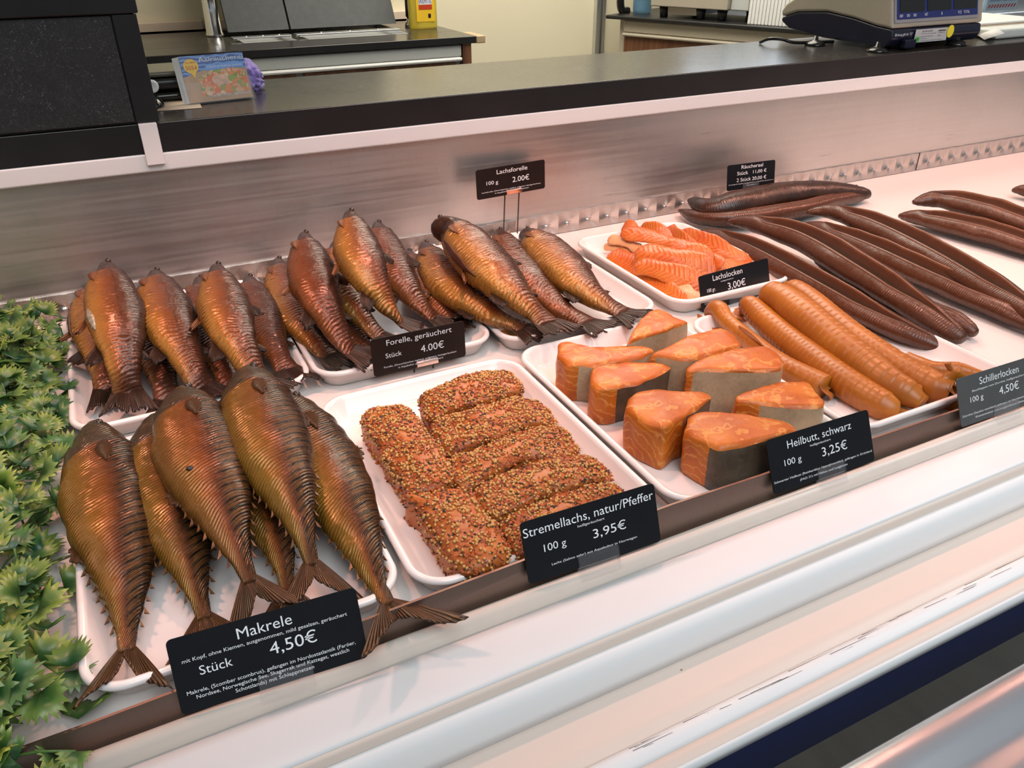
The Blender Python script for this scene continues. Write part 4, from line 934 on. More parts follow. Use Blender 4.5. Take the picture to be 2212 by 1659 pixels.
sign('price card reading 3,00 euro standing at the end of the orange salmon strips', (.6573, .745, -.0055+.006), .0828, .3187, .1300, .0490, [
 ('Lachslocken', .189, .611, .777, .155, PN), ('heißgeräuchert', .295, .478, .690, .042, FP_), ('3,00€', .385, .641, .425, .19, PR), ('100 gr.', .097, .214, .50, .10, UN), ('Lachs (Salmo salar) aus Aquakultur in Norwegen', .046, .924, .20, .05, FP_)], clip=(.38, .62, -.0005))
sign('trout price card reading 4.00 euro standing before the second trout tray', (.2046, .757, .0117), -.0046, .05, .1121, .0452, [
 ('Forelle, geräuchert', .160, .858, .771, .151, PN), ('4.00€', .511, .763, .391, .191, PR), ('Stück', .138, .308, .439, .128, UN), ('Forelle, (Oncorhynchus mykiss), aufgetaut, heissgeräuchert', .110, .897, .180, .055, FP_), ('in Aquakultur gewonnen in Dänemark', .257, .747, .094, .056, FP_)], 'card_brown', post=(.45, .66, .0005))
sign('large-trout price card reading 2.00 euro on a tall wire stand against the steel', (.4758, 1.07, .0908), .0784, .0512, .1226, .0447, [
 ('Lachsforelle', .291, .737, .762, .146, PN), ('2.00€', .514, .762, .407, .180, PR), ('100 g', .140, .306, .447, .124, UN), ('Lachsforelle, (Oncorhynchus mykiss), aufgetaut, heissgeräuchert,', .068, .935, .193, .050, FP_), ('in Aquakultur gewonnen in Dänemark', .255, .751, .111, .050, FP_)], 'card_brown', post=(.41, .62, .0005))
sign('eel price card reading 11,00 euro behind the crosswise black eels', (.9461, 1.05, .0466), -.0665, .1689, .1023, .0436, [
 ('Räucheraal', .287, .739, .805, .141, PN), ('Stück', .203, .428, .569, .141, UN), ('11,00 €', .534, .817, .572, .127, PR), ('2 Stück', .196, .493, .309, .142, UN), ('20,00 €', .520, .819, .305, .135, PR), ('Aal, (Anguilla anguilla), heissgeräuchert, in Aquakultur gewonnen in', .028, .974, .210, .042, FP_), ('Deutschland', .410, .588, .114, .042, FP_)], clip=(.32, .65, -.045))

# ------------------------------------------------------------------ artificial garland
def leaf_mat():
    m = Mat('plastic_leaf', (.1, .25, .05), .38); u, v = m.uv(); n = m.noise(60, 2)
    a = m.mix(v, (.012, .062, .030), (.045, .115, .018)); b_ = m.mix(v, (.045, .15, .045), (.26, .32, .045))
    m.set('Base Color', m.mix(m.ramp(m.math('ADD', u, m.math('MULTIPLY', m.math('SUBTRACT', n, .5), .4)), [(.30, 0), (.95, 1)]), a, b_))
    m.set('Subsurface Weight', .15); m.set('Subsurface Radius', (.003, .006, .001)); m.set('Subsurface Scale', .5); return m.m
M['leaf'] = leaf_mat(); M['twig'] = flat('green_plastic_stem', (.05, .13, .025), .45, var=.3)
g = empty('artificial_garland', (-.155, .72, .0), 'green plastic leaf garland along the end of the fish shelf', 'garland')
rs = random.Random(9); lb, tb = MB(), MB()
def leaf(b, p, d, nrm, s, tint):
    d = d.normalized(); sd = d.cross(nrm).normalized(); nrm = sd.cross(d)
    nt_ = 11; v = [p]; u = [(0, tint)]
    for q in range(2*nt_+1):
        a = math.radians(-76+152*q/(2*nt_)); tip = q % 2 == 1
        for r in (.52, (1.0 if tip else .74)):
            rr = r*s*(.72+.28*math.cos(a)); x = rr*math.cos(a); y = rr*math.sin(a)*1.05
            h = .38*s*(abs(y)/s)**1.6-.30*s*(x/s)**2+.10*s*math.sin(a*5)*r
            v.append(p+d*x+sd*y+nrm*h); u.append((r, tint))
    f = [(0, 1+2*q, 3+2*q) for q in range(2*nt_)]+[(1+2*q, 2+2*q, 4+2*q, 3+2*q) for q in range(2*nt_)]
    b.add(v, f, u)
for k in range(400):
    y = .372+.70*rs.random()
    x = -.152+rs.gauss(0, .026); x = max(-.208, min(-.104, x)); z = .006+.050*rs.random()*(1-((x+.155)/.06)**2*.6)
    az = rs.uniform(0, 2*math.pi); el = rs.uniform(-.15, .9)
    out = Vector((math.cos(az)*math.cos(el), math.sin(az)*math.cos(el), math.sin(el)))
    if x+out.x*.02 < -.21 or x+out.x*.02 > -.092: out.x *= -1
    up = (Vector((0, -.25, 1))+Vector((rs.uniform(-.6, .6), rs.uniform(-.6, .6), 0))).normalized()
    p = Vector((x, y, max(.006, z))); s = rs.uniform(.013, .026)
    if out.z < 0 and p.z < .02: out.z = -out.z
    leaf(lb, p, out, up, s, min(1, max(0, rs.gauss(.45, .28))))
    if k % 3 == 0:
        q = Vector((-.155+rs.uniform(-.02, .02), y+rs.uniform(-.02, .02), .010)); tb.add(*tube([q, (q+p)/2+Vector((0, 0, .006)), p], .0009, 6, 6)[:2])
tb.add(*tube([Vector((-.155+.012*math.sin(i*1.9), .375+.70*i/12, .010)) for i in range(13)], .0018, 60, 7)[:2])
lb.build('foliage', M['leaf'], g, True, solid=.0004); tb.build('stem', M['twig'], g, True)

# ------------------------------------------------------------------ worktop objects
def rpoly(P, O, ex, ey, en, th, b):
    n = len(P); v = [O+ex*x+ey*y for x, y in P]+[O+ex*x+ey*y-en*th for x, y in P]
    b.add(v, [tuple(range(n)), tuple(range(2*n-1, n-1, -1))]+[(k, k+n, (k+1) % n+n, (k+1) % n) for k in range(n)])
WZ = .2396
# flyer holder
FO = PZ(411, 224, WZ+.002); fyaw = .12; ft = .30
ex = Vector((math.cos(fyaw), math.sin(fyaw), 0)); nn = Vector((-math.sin(fyaw), math.cos(fyaw), 0)); ey = Vector((0, 0, 1))*math.cos(ft)+nn*math.sin(ft); en = ex.cross(ey)
FW, FH = .086, .060
hold = empty('flyer_holder', FO+ex*FW/2, 'clear acrylic holder on the worktop filled with flyers', 'flyer holder')
b = MB()
for a, y0, y1, off in ((-.004, -.002, .028, .003), ):
    rpoly([(-.004, -.002), (FW+.004, -.002), (FW+.004, .026), (-.004, .026)], FO+en*.003, ex, ey, en, .0012, b)
for x in (-.004, FW+.0028):
    rpoly([(0, -.002), (.014, -.002), (.014, .040), (0, .026)], FO+ex*x+en*.003, -en, ey, ex, .0012, b)
rpoly([(-.004, -.002), (FW+.004, -.002), (FW+.004, .045), (-.004, .045)], FO-en*.012, ex, ey, en, .0012, b)
rpoly([(-.004, 0), (FW+.004, 0), (FW+.004, .018), (-.004, .018)], FO-ey*.001+en*.004, ex, -en, ey, .0012, b)
b.build('holder_body', M['clear'], hold)
fl = empty('flyer_stack', FO+ex*FW/2+ey*.001, 'colourful food flyers reading Aalräucherei standing in the clear holder', 'flyers')
b = MB()
for i in range(7): rpoly([(.0-.0012*i, .0), (FW-.0012*i, .0), (FW-.0012*i, FH), (-.0012*i, FH)], FO-en*(.0012*i+.0005), ex, ey, en, .0007, b)
b.build('stacked_sheets', M['paper'], fl)
def photo_mat(name, cols, scale):
    m = Mat(name, (.5, .3, .1), .3); v1 = nd(m.t, 'TexVoronoi', {'Vector': m.obj(), 'Scale': scale}).outputs['Color']; n = m.noise(scale*.5, 4)
    sx = nd(m.t, 'SeparateXYZ', {0: v1}).outputs[0]
    m.set('Base Color', m.ramp(m.math('ADD', m.math('MULTIPLY', sx, .6), m.math('MULTIPLY', n, .4)), cols, 'CONSTANT')); return m.m
M['fly_food'] = photo_mat('printed_food', [(0, (.22, .30, .05)), (.3, (.70, .40, .22)), (.42, (.75, .16, .05)), (.52, (.80, .55, .35)), (.62, (.75, .25, .06)), (.72, (.30, .36, .08))], 170)
sm = Mat('printed_sea', (.06, .16, .5), .3); wv = nd(sm.t, 'TexWave', {'Vector': sm.obj(), 'Scale': 60, 'Distortion': 6, 'Detail': 2}, bands_direction='Z').outputs[0]
sm.set('Base Color', sm.mix(sm.ramp(wv, [(.4, 0), (.7, 1)]), (.03, .10, .36), (.16, .34, .72))); M['fly_sea'] = sm.m
M['fly_sand'] = flat('printed_sand', (.50, .30, .16), .3, var=.3, scale=80)
M['fly_yellow'] = flat('printed_yellow', (.90, .55, .02), .3); M['fly_red'] = flat('printed_red', (.55, .06, .02), .3); M['fly_blue'] = flat('printed_light_blue', (.16, .36, .80), .3); M['fly_bowl'] = flat('printed_bowl', (.70, .42, .28), .3, var=.4, scale=220)
def patch(nm, P, m, lift):
    b = MB(); rpoly([(x*FW, y*FH) for x, y in P], FO+en*lift, ex, ey, en, .0002, b); b.build(nm, M[m], fl)
patch('cover', [(0, 0), (1, 0), (1, 1), (0, 1)], 'fly_sand', .0009)
patch('sea_picture', [(0, .55), (.25, .66), (.55, .72), (1, .66), (1, 1), (0, 1)], 'fly_sea', .0011)
patch('food_picture', [(.22, .12), (.96, .16), (.985, .58), (.80, .68), (.50, .70), (.22, .52)], 'fly_food', .0012)
patch('bowl_picture', [(.55+.13*math.cos(a), .45+.12*math.sin(a)) for a in [2*math.pi*k/20 for k in range(20)]], 'fly_bowl', .0014)
patch('name_band', [(.36, .66), (.97, .70), (.97, .80), (.36, .76)], 'fly_blue', .0015)
patch('speech_bubble', [(.15+.115*math.cos(a), .78+.155*math.sin(a)) for a in [math.radians(-60+k*16) for k in range(21)]]+[(.17, .52)], 'fly_yellow', .0015)
for s, x0, x1, ba, cp, mm, nm in (('Aalräucherei', .28, .985, .855, .10, 'lettering', 'headline'), ('Dieter & Andreas Janssen', .40, .94, .715, .050, 'lettering', 'owner_line'), ('Tel. 04941', .07, .23, .835, .045, 'fly_red', 'phone_line'), ('5054', .065, .235, .70, .09, 'fly_red', 'phone_number'), ('Lecker, frisch, ostfriesisch!', .36, .97, .09, .065, 'lettering', 'slogan')):
    b = MB(); letter(FO, ex*FW, ey*FH, en, s, x0, x1, ba, cp, b, .0019); b.build(nm, M[mm], fl)
# purple cloth
bpy_c = PZ(556, 196, WZ); V2, F2 = ico((0, 0, 0), 1, 5); cv = []
for p in V2:
    p = Vector(p); q = p*(1+.22*noise.noise(p*1.6+Vector((3, 0, 0)))+.20*(abs(noise.noise(p*2.6+Vector((5, 1, 2))))*2-.5)+.06*noise.noise(p*7))
    cv.append(Vector((bpy_c.x-.012+q.x*.026, bpy_c.y+.022+q.y*.030, WZ+max(0, .017+q.z*.021))))
cm = Mat('purple_microfibre', (.33, .24, .66), .9); cm.bump(cm.noise(900, 2), .6, .001); cm.set('Sheen Weight', .4)
tag(mesh('cleaning_cloth', cv, F2, cm.m), 'crumpled purple cleaning cloth on the worktop beside the flyers', 'cloth')
# handheld things half hidden behind the cabinet edge
dev = empty('card_terminal', (.085, 1.27, WZ), 'black card terminal lying behind the flyer holder', 'card terminal')
MB().box((.060, 1.235, WZ), (.128, 1.33, WZ+.012)).build('base', M['gloss_black'], dev, bevel=.005, seg=3)
MB().box((.062, 1.240, WZ+.014), (.126, 1.335, WZ+.030)).build('body', M['black'], dev, bevel=.006, seg=3)
MB().box((.064, 1.245, WZ+.031), (.124, 1.335, WZ+.038)).build('screen', flat('dim_screen', (.13, .12, .09), .25), dev, bevel=.003, seg=3)
p = PY(328, 187, 1.212); v, f = lathe([(.0085, 0), (.0085, .004), (.0075, .0052), (.004, .0052), (.0035, .0048)], (0, 0, 0), 32)
R3 = Matrix.Rotation(math.radians(78), 3, 'X')
mesh('round_dial', [R3 @ Vector(q)+Vector((p.x, p.y, p.z)) for q in v], f, M['white'], dev)
V2, F2 = ico((0, 0, 0), 1, 3); p = PZ(343, 232, WZ)
tag(mesh('computer_mouse', [(p.x-.004+q[0]*.013, p.y+.012+q[1]*.024, WZ+max(0, q[2])*.013) for q in V2], F2, M['gloss_black']), 'small shiny black mouse at the foot of the black cabinet', 'mouse')
a = [PZ(340, 240, WZ+.0004), PZ(436, 233, WZ+.0004), PZ(430, 218, WZ+.0004), PZ(345, 205, WZ+.0004)]
tag(mesh('paper_slip', a, [(0, 1, 2, 3)], M['wrap'], solid=.0003), 'beige paper slip lying under the flyer holder', 'paper')

# shop scale
sc = empty('shop_scale', (1.49, 1.26, WZ), 'beige and navy shop scale with three display windows on the worktop', 'scale')
sx0, sx1 = 1.372, 1.628
base = [(1.135, .250), (1.140, .246), (1.30, .247), (1.40, .256), (1.425, .268), (1.425, .276), (1.38, .290), (1.30, .296), (1.23, .290), (1.17, .281), (1.132, .278), (1.128, .262)]
v, f = prism(base, sx0, sx1); MB().add(v, f).build('base', M['navy_scale'], sc, bevel=.006, seg=3)
hous = [(1.131, .2785), (1.17, .2812), (1.23, .2902), (1.30, .2962), (1.38, .2902), (1.425, .277), (1.428, .290), (1.415, .305), (1.34, .345), (1.27, .395), (1.20, .400), (1.165, .398)]
v, f = prism(hous, sx0-.002, sx1+.002); MB().add(v, f).build('housing', M['beige_scale'], sc, bevel=.006, seg=3)
A = Vector((sx0, 1.1305, .2785)); ey = (Vector((0, 1.165, .398))-Vector((0, 1.131, .2785))).normalized(); ex = Vector((1, 0, 0)); en = ex.cross(ey)
def sp(nm, x0, x1, y0, y1, m, lift, r=.002):
    b = MB(); P = [(x0+x, y0+y) for x, y in rrect(x1-x0, y1-y0, r)]; rpoly(P, A+en*lift, ex, ey, en, .0012, b); return b.build(nm, m, sc)
sp('display_panel', .004, .242, .010, .110, flat('grey_bezel', (.30, .30, .32), .4), .0015)
dp = sp('display_field', .009, .237, .016, .106, flat('blue_display_field', (.018, .028, .16), .3), .0024)
for k in range(3):
    x = .016+k*.075; sp('display_window', x, x+.067, .028, .062, M['gloss_black'], .0032)
    sp('display_window', x, x+.067, .070, .100, M['gloss_black'], .0032) if False else None
b = MB()
for s, x0, x1 in (('ABV', .014, .024), ('00', .034, .042), ('00', .052, .060), ('NET', .083, .092), ('I', .130, .132), ('PCE', .178, .188), ('TOTAL', .194, .212)): letter(A, ex, ey, en, s, x0, x1, .0195, .0050, b, .0034)
b.build('display_captions', M['lettering'], sc)
B_ = Vector((sx0, 1.1275, .258)); ey2 = Vector((0, 0, 1)); en2 = Vector((0, -1, 0))
b = MB(); letter(Vector((sx0, 1.1265, .262)), ex, ey2, en2, 'Eichung gilt für "D"', .004, .052, .0045, .0045, b, .0012); b.build('lettering', M['lettering'], sc)
def lab(nm, x0, x1, z0, z1, m, lift, r=.0008):
    b = MB(); P = [(x0+x, z0+y) for x, y in rrect(x1-x0, z1-z0, r)]; rpoly(P, Vector((sx0, 1.1275-lift, 0)), ex, ey2, en2, .0004, b); return b.build(nm, m, sc)
lab('type_label', .060, .152, .2520, .2755, flat('silver_label', (.55, .56, .57), .35), .0016)
lab('green_sticker', .062, .074, .2528, .2625, flat('green_sticker', (.12, .55, .12), .4), .0022)
b = MB(); q0 = Vector((sx0, 1.1253, 0)); ink = flat('label_ink', (.05, .05, .06), .5)
for s, x0, x1, z, c in (('M', .065, .071, .2545, .006), ('METTLER TOLEDO', .078, .107, .2700, .0028), ('TYP  DKG  15/35  4000 03 02/08', .076, .118, .2660, .0016), ('Max 15 kg  Min 100 g  e=5 g', .076, .110, .2615, .0018), ('17437-1245-5', .076, .094, .2575, .0016), ('WEIGHING INDUSTRIES', .076, .140, .2540, .0012), ('SN 00086/2718', .124, .142, .2660, .0018), ('0103', .124, .132, .2610, .0022)): letter(q0, ex, ey2, en2, s, x0, x1, z, c, b, .0)
b.box((sx0+.124, 1.1250, .2698), (sx0+.144, 1.1254, .2718)); b.build('label_print', ink, sc)
ys = [(.158+.0095*math.cos(a), .2680+.0115*math.sin(a)) for a in [2*math.pi*k/28 for k in range(28)]]
b = MB(); rpoly(ys, Vector((sx0, 1.1245, 0)), ex, ey2, en2, .0006, b); b.build('yellow_sticker', flat('yellow_sticker', (.85, .75, .05), .4), sc)
b = MB(); rpoly(rrect(.030, .016, .003), Vector((sx0+.030, 1.119, .2435)), ex, ey2, en2, .012, b); b.build('level_housing', M['navy_scale'], sc, bevel=.002)
for px, py in ((1760, 98), (1894, 112), (2080, 99)):
    p = PZ(px, py, WZ); v, f = lathe([(.0, 0), (.020, 0), (.0205, .002), (.017, .0055), (.010, .009), (.005, .0105), (.004, .018)], (p.x, max(p.y, 1.135), WZ), 28)
    MB().add(v, f).build('foot', M['gloss_black'], sc, True)
v, f = lathe([(.0, 0), (.020, 0), (.0205, .002), (.017, .0055), (.010, .009), (.005, .0105), (.004, .018)], (1.60, 1.33, WZ), 28); MB().add(v, f).build('foot', M['gloss_black'], sc, True)
tag(MB().add(*tube([PZ(1642, 91, WZ+.003), PZ(1662, 84, WZ+.012), PZ(1690, 85, WZ+.012), PZ(1720, 92, WZ+.006), PZ(1800, 90, WZ+.003)], .0032, 40, 10)[:2]).build('power_cord', M['gloss_black'], None, True), 'black power cord curling behind the shop scale', 'cord')
# papers and board beside the scale
wp = empty('paper_stack', PZ(2170, 75, WZ), 'stack of beige wrapping paper sheets beyond the scale', 'paper')
for k in range(6):
    r0 = random.Random(k); d = r0.uniform(-.006, .006)
    MB().box((1.665+d, 1.20+d, WZ+.0004+.0045*k), (1.95+d, 1.36+d, WZ+.0040+.0045*k)).build('sheet', M['wrap'] if k < 5 else M['paper'], wp)
q = [PZ(2108, 73, WZ+.006), PZ(2126, 86, WZ+.002), PZ(2170, 72, WZ+.02), PZ(2150, 58, WZ+.022)]
tag(mesh('paper_slip', q, [(0, 1, 2, 3)], M['paper'], solid=.0004), 'white paper corner poking out beside the scale', 'paper')
c0 = PZ(2150, 86, WZ)
tag(MB().box((c0.x, c0.y-.002, WZ), (c0.x+.26, c0.y+.07, WZ+.020)).build('cutting_board', M['foam'], None, bevel=.006, seg=3), 'thick white board on the worktop in front of the wrapping paper', 'board')

# ------------------------------------------------------------------ sink counter behind
SZ = .170; SY = 2.30; x1 = PY(1030, 75, SY).x
sk = empty('sink_counter', (.4, 2.6, -.8), 'back counter with black worktop, two raised sink lids and grey drawer fronts', 'counter')
b = MB().box((-.6, SY, SZ-.018), (x1, 2.44, SZ)).box((-.6, 2.44, SZ-.018), (PY(500, 78, 2.44).x, 2.87, SZ)).box((PY(890, 56, 2.44).x, 2.44, SZ-.018), (x1, 2.87, SZ)).box((-.1, 2.80, SZ-.018), (x1, 2.87, SZ))
b.build('sink_worktop', M['worktop'], sk, bevel=.002)
MB().box((-.6, SY-.003, SZ-.019), (x1-.002, SY-.0005, SZ-.001)).build('edge_band', M['edge'], sk)
MB().box((x1-.004, SY-.008, SZ-.020), (x1+.025, SY+.10, SZ+.001)).build('worn_corner', flat('worn_pale_edge', (.48, .36, .22), .5), sk, bevel=.003)
MB().box((-.6, SY+.03, -.80), (x1-.02, 2.86, SZ-.019)).build('carcass', M['greypanel'], sk)
dx = PY(1005, 100, SY).x
MB().box((-.6, SY+.004, SZ-.054), (dx-.01, SY+.029, SZ-.022)).build('drawer_front', M['greypanel'], sk, bevel=.004)
MB().box((-.6, SY-.004, SZ-.066), (dx-.01, SY+.029, SZ-.055)).build('white_rail', M['white'], sk, bevel=.006, seg=3)
xa = PY(640, 163, SY).x; xb = PY(660, 160, SY).x
MB().box((-.6, SY+.006, -.7), (xa, SY+.029, SZ-.068)).build('wood_front', M['wood'], sk)
MB().box((xb, SY+.006, -.7), (dx-.03, SY+.029, SZ-.068)).build('wood_front', M['wood'], sk)
MB().box((x1-.045, SY+.002, -.8), (x1-.018, 2.86, SZ-.019)).build('end_panel', M['wood'], sk)
lx = [PY(492, 66, 2.6).x, PY(625, 62, 2.6).x, PY(628, 62, 2.6).x, PY(856, 48, 2.6).x]
for k in (0, 2):
    xl, xr = lx[k]+.001, lx[k+1]-.001
    v = [(xl, 2.60, SZ+.014), (xr, 2.60, SZ+.014), (xr, 2.84, .62), (xl, 2.84, .62), (xl, 2.625, SZ+.014), (xr, 2.625, SZ+.014), (xr, 2.865, .62), (xl, 2.865, .62)]
    MB().add(v, [(0, 1, 2, 3), (7, 6, 5, 4), (0, 4, 5, 1), (1, 5, 6, 2), (2, 6, 7, 3), (3, 7, 4, 0)]).build('sink_lid', M['lid'], sk)
    hb = MB().box((xl+.004, 2.555, SZ-.004), (xr-.004, 2.598, SZ+.003)).build('hinge_strip', M['alu'], sk, bevel=.001)
    for q in range(3):
        v, f = lathe([(.004, 0), (.004, .001), (.002, .002)], (xl+(xr-xl)*(.25+.27*q), 2.577, SZ+.003), 12); MB().add(v, f).build('screw', M['chrome'], hb, True)
    bs = MB().box((xl+.01, 2.445, SZ-.20), (xr-.01, 2.55, SZ-.195)); bs.box((xl+.01, 2.445, SZ-.2), (xl+.014, 2.55, SZ)); bs.box((xr-.014, 2.445, SZ-.2), (xr-.01, 2.55, SZ)); bs.box((xl+.01, 2.546, SZ-.2), (xr-.01, 2.55, SZ)); bs.box((xl+.01, 2.445, SZ-.2), (xr-.01, 2.449, SZ))
    bs.build('sink_basin', M['chrome'], sk)
fp = PY(465, 78, 2.66); fc = empty('water_tap', (fp.x, 2.66, SZ), 'chrome tap column standing beside the sink lids', 'tap')
v, f = lathe([(0, 0), (.026, 0), (.026, .006), (.0235, .010), (.021, .10), (.019, .25), (.018, .36)], (fp.x, 2.66, SZ), 28); MB().add(v, f).build('column', M['chrome'], fc, True)
MB().add(*tube([Vector((fp.x, 2.66, .50)), Vector((fp.x+.02, 2.62, .58)), Vector((fp.x+.06, 2.55, .57)), Vector((fp.x+.08, 2.50, .53))], .011, 24, 12)[:2]).build('spout', M['chrome'], fc, True)
# dish soap
sp0 = PY(914, 52, 2.56); so = empty('soap_bottle', (sp0.x, 2.56, SZ), 'yellow dish soap bottle standing at the end of the sink counter', 'bottle')
prof = [(.94, 0), (1, .006), (1, .10), (.97, .15), (.86, .19), (.55, .215), (.28, .225)]
v = []; n = 32
for r, z in prof:
    for k in range(n):
        a = 2*math.pi*k/n; v.append((sp0.x+.045*r*math.copysign(abs(math.cos(a))**.7, math.cos(a)), 2.56+.026*r*math.copysign(abs(math.sin(a))**.7, math.sin(a)), SZ+.0005+z))
f = [(i*n+k, i*n+(k+1) % n, (i+1)*n+(k+1) % n, (i+1)*n+k) for i in range(len(prof)-1) for k in range(n)]+[tuple(range(n-1, -1, -1)), tuple(range((len(prof)-1)*n, len(prof)*n))]
ym = Mat('yellow_soap', (.80, .66, .10), .12); ym.set('Transmission Weight', .45); ym.set('IOR', 1.3)
mesh('liquid_body', v, f, ym.m, so)
v, f = lathe([(.012, 0), (.012, .03), (.008, .034), (.007, .045)], (sp0.x, 2.56, SZ+.226), 20); MB().add(v, f).build('cap', M['white'], so, True)
LO = Vector((sp0.x-.030, 2.5325, SZ)); E = (Vector((1, 0, 0)), Vector((0, 0, 1)), Vector((0, -1, 0)))
for nm, x0, x1_, z0, z1, mm, lf in (('label', 0, .060, .022, .155, flat('yellow_label', (.86, .55, .03), .4), .0), ('white_band', .008, .052, .070, .094, M['white'], .0006), ('red_band', .008, .052, .056, .070, M['fly_red'], .0006), ('label_seal', .038, .047, .032, .044, M['navy_scale'], .0006)):
    b = MB(); rpoly([(x0+x, z0+y) for x, y in rrect(x1_-x0, z1-z0, .002)], LO+E[2]*lf, *E, .001, b); b.build(nm, mm, so)
b = MB(); letter(LO, *E, 'SPÜLMITTEL', .009, .051, .074, .011, b, .0012); letter(LO, *E, 'Hautschonend', .009, .051, .090, .008, b, .0012); b.build('lettering', flat('blue_ink', (.02, .06, .40), .4), so)
pd = empty('pump_dispenser', PY(884, 52, 2.62), 'small black and chrome dispenser beside the soap bottle', 'dispenser'); q = pd.location
pd.location = (q.x, 2.62, SZ)
v, f = lathe([(0, 0), (.014, 0), (.014, .012), (.008, .016), (.007, .03)], (q.x, 2.62, SZ), 20); MB().add(v, f).build('foot', M['chrome'], pd, True)
v, f = lathe([(.010, 0), (.010, .055), (.008, .058)], (q.x, 2.62, SZ+.03), 20); MB().add(v, f).build('head', M['black'], pd, True)

# ------------------------------------------------------------------ side counter with coffee machine, running toward the front
A0 = PZ(1308, 32, .170); A1 = PZ(1695, 60, .170); d = (A1-A0).normalized(); pn = Vector((-d.y, d.x, 0))   # pn points to the right side, away from the room
if pn.x < 0: pn = -pn
L = (A1-A0).length+.9
def ob(b, s0, s1, t0, t1, z0, z1):
    P = [A0+d*s+pn*t for s, t in ((s0, t0), (s1, t0), (s1, t1), (s0, t1))]
    n = len(b.v); return b.add([(p.x, p.y, z0) for p in P]+[(p.x, p.y, z1) for p in P], [(0, 3, 2, 1), (4, 5, 6, 7), (0, 1, 5, 4), (1, 2, 6, 5), (2, 3, 7, 6), (3, 0, 4, 7)])
sd = empty('side_counter', A0+d*.6+pn*.2+Vector((0, 0, -.97)), 'side counter with black top, beige front and brown wood door', 'counter')
ob(MB(), 0, L, 0, .45, .157, .170).build('top', M['edge'], sd, bevel=.004)
ob(MB(), .04, L, .04, .45, -.80, .156).build('body', M['beigepanel'], sd)
ob(MB(), .065, L, .024, .038, .115, .155).build('drawer_front', M['beigepanel'], sd, bevel=.004)
ob(MB(), .065, L, .012, .038, .103, .114).build('drawer_rail', M['beigepanel'], sd, bevel=.006, seg=3)
ob(MB(), .070, L, .026, .038, -.78, .101).build('wood_door', M['wood'], sd)
CZ = .1702
cmx = empty('coffee_machine', A0+d*.5+pn*.2, 'beige box-shaped coffee machine on four black feet on the side counter', 'coffee machine')
cmx.location.z = CZ
s0 = (PZ(1420, 34, CZ)-A0).dot(d); s1 = (PZ(1575, 44, CZ)-A0).dot(d)
ob(MB(), s0, s1+.02, .03, .34, CZ+.035, CZ+.36).build('housing', M['beige_scale'], cmx, bevel=.004)
ob(MB(), s1+.021, s1+.085, .05, .34, CZ+.035, CZ+.36).build('side_module', M['greypanel'], cmx, bevel=.004)
for a, t in ((s0+.04, .06), (s1-.09, .06), (s1-.01, .06), (s0+.04, .30), (s1-.02, .30)):
    p = A0+d*a+pn*t; v, f = lathe([(.013, 0), (.018, .036)], (p.x, p.y, CZ), 16); MB().add(v, f).build('foot', M['black'], cmx, True)
ob(MB(), s0+.06, s1-.1, .05, .30, CZ+.012, CZ+.034).build('drip_tray', M['alu'], cmx)
p = PZ(1390, 30, CZ); bo = empty('drink_bottle', (p.x+.02, p.y+.04, CZ), 'blue plastic bottle with green label at the end of the side counter', 'bottle')
pl = Vector((p.x+.02, p.y+.04, CZ)); bm_ = Mat('blue_plastic', (.25, .50, .80), .1); bm_.set('Transmission Weight', .6); bm_.set('IOR', 1.2)
v, f = lathe([(0, .0), (.030, 0), (.034, .01), (.034, .16), (.028, .19), (.012, .22), (.012, .24)], pl, 28); MB().add(v, f).build('bottle_body', bm_.m, bo, True)
v, f = lathe([(.0346, .045), (.0346, .13)], pl, 28); MB().add(v, f).build('label', flat('green_label', (.06, .35, .20), .4), bo, True)
v, f = lathe([(.014, .24), (.014, .262)], pl, 20); MB().add(v, f).build('cap', M['white'], bo, True)
p = PZ(1352, 30, CZ); MBk = MB().add(*tube([Vector((p.x+.03, p.y+.03, CZ+.006)), Vector((p.x+.0, p.y+.03, CZ+.012)), Vector((p.x-.008, p.y+.03, CZ+.06)), Vector((p.x+.0, p.y+.03, CZ+.13)), Vector((p.x+.03, p.y+.03, CZ+.15))], .014, 30, 12)[:2])
tag(MBk.build('jug_handle', M['gloss_black'], None, True), 'curved black handle standing on the end of the side counter', 'handle')
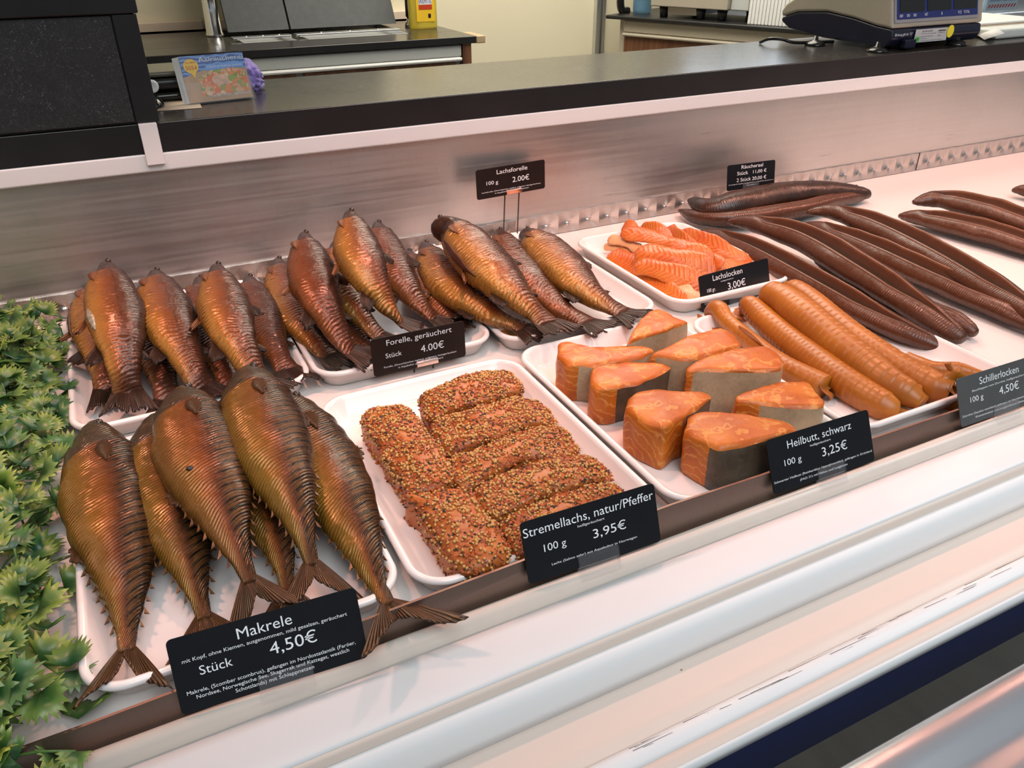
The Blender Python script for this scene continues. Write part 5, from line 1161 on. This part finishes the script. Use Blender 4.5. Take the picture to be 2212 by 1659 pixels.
s2 = (PZ(1634, 48, CZ)-A0).dot(d)
rb = MB()
for k in range(14): ob(rb, s2+.012*k, s2+.012*k+.009, .028, .032, CZ+.001, CZ+.26)
bx = empty('ribbed_container', A0+d*(s2+.1)+pn*.1, 'white ribbed plastic container next to the coffee machine', 'container'); bx.location.z = CZ
rb.build('ribs', M['white'], bx); ob(MB(), s2-.002, s2+.30, .0325, .24, CZ, CZ+.26).build('body', M['white'], bx, bevel=.004)
ob(MB(), s1+.20, s2-.03, .04, .20, CZ, CZ+.018).build('tray', M['alu'], None) if False else None

# notice on the window
nb = PY(2136, 22, 2.88); nt = empty('window_notice', (nb.x+.10, 2.88, nb.z), 'pale blue notice with red stripes taped in the bright window', 'notice')
b = MB().box((nb.x-.04, 2.872, nb.z-.002), (nb.x+.20, 2.8745, nb.z+.20)); b.build('sheet', flat('pale_blue_paper', (.62, .76, .88), .5), nt)
b = MB(); letter(Vector((nb.x-.02, 2.8715, nb.z)), Vector((1, 0, 0)), Vector((0, 0, 1)), Vector((0, -1, 0)), 'ANTESTIEREN - AUCH FÜR BOI', 0, .19, .040, .014, b); b.build('lettering', flat('notice_ink', (.10, .25, .55), .5), nt)
b = MB()
for k in range(10): rpoly([(.022*k-.02, .010), (.022*k-.009, .010), (.022*k-.001, .026), (.022*k-.012, .026)], Vector((nb.x-.005, 2.8718, nb.z)), Vector((1, 0, 0)), Vector((0, 0, 1)), Vector((0, -1, 0)), .0004, b)
b.build('red_stripes', flat('red_stripe', (.55, .06, .08), .5), nt)

# crumbs on the ledge
for i, (px, py, z, r, lab_) in enumerate(((1472, 1448, -.0490, .0011, 'tiny golden crumb lying on the wide ledge'), (2096, 1120, -.0485, .0012, 'tiny dark crumb lying on the ledge below the dogfish rolls'))):
    p = PZ(px, py, z); V2, F2 = ico((p.x, p.y, z+r*.4), (r, r*.8, r*.6), 1)
    tag(mesh('crumb', V2, F2, M['seed'] if i == 0 else M['pepper'], smooth=True), lab_, 'crumb')
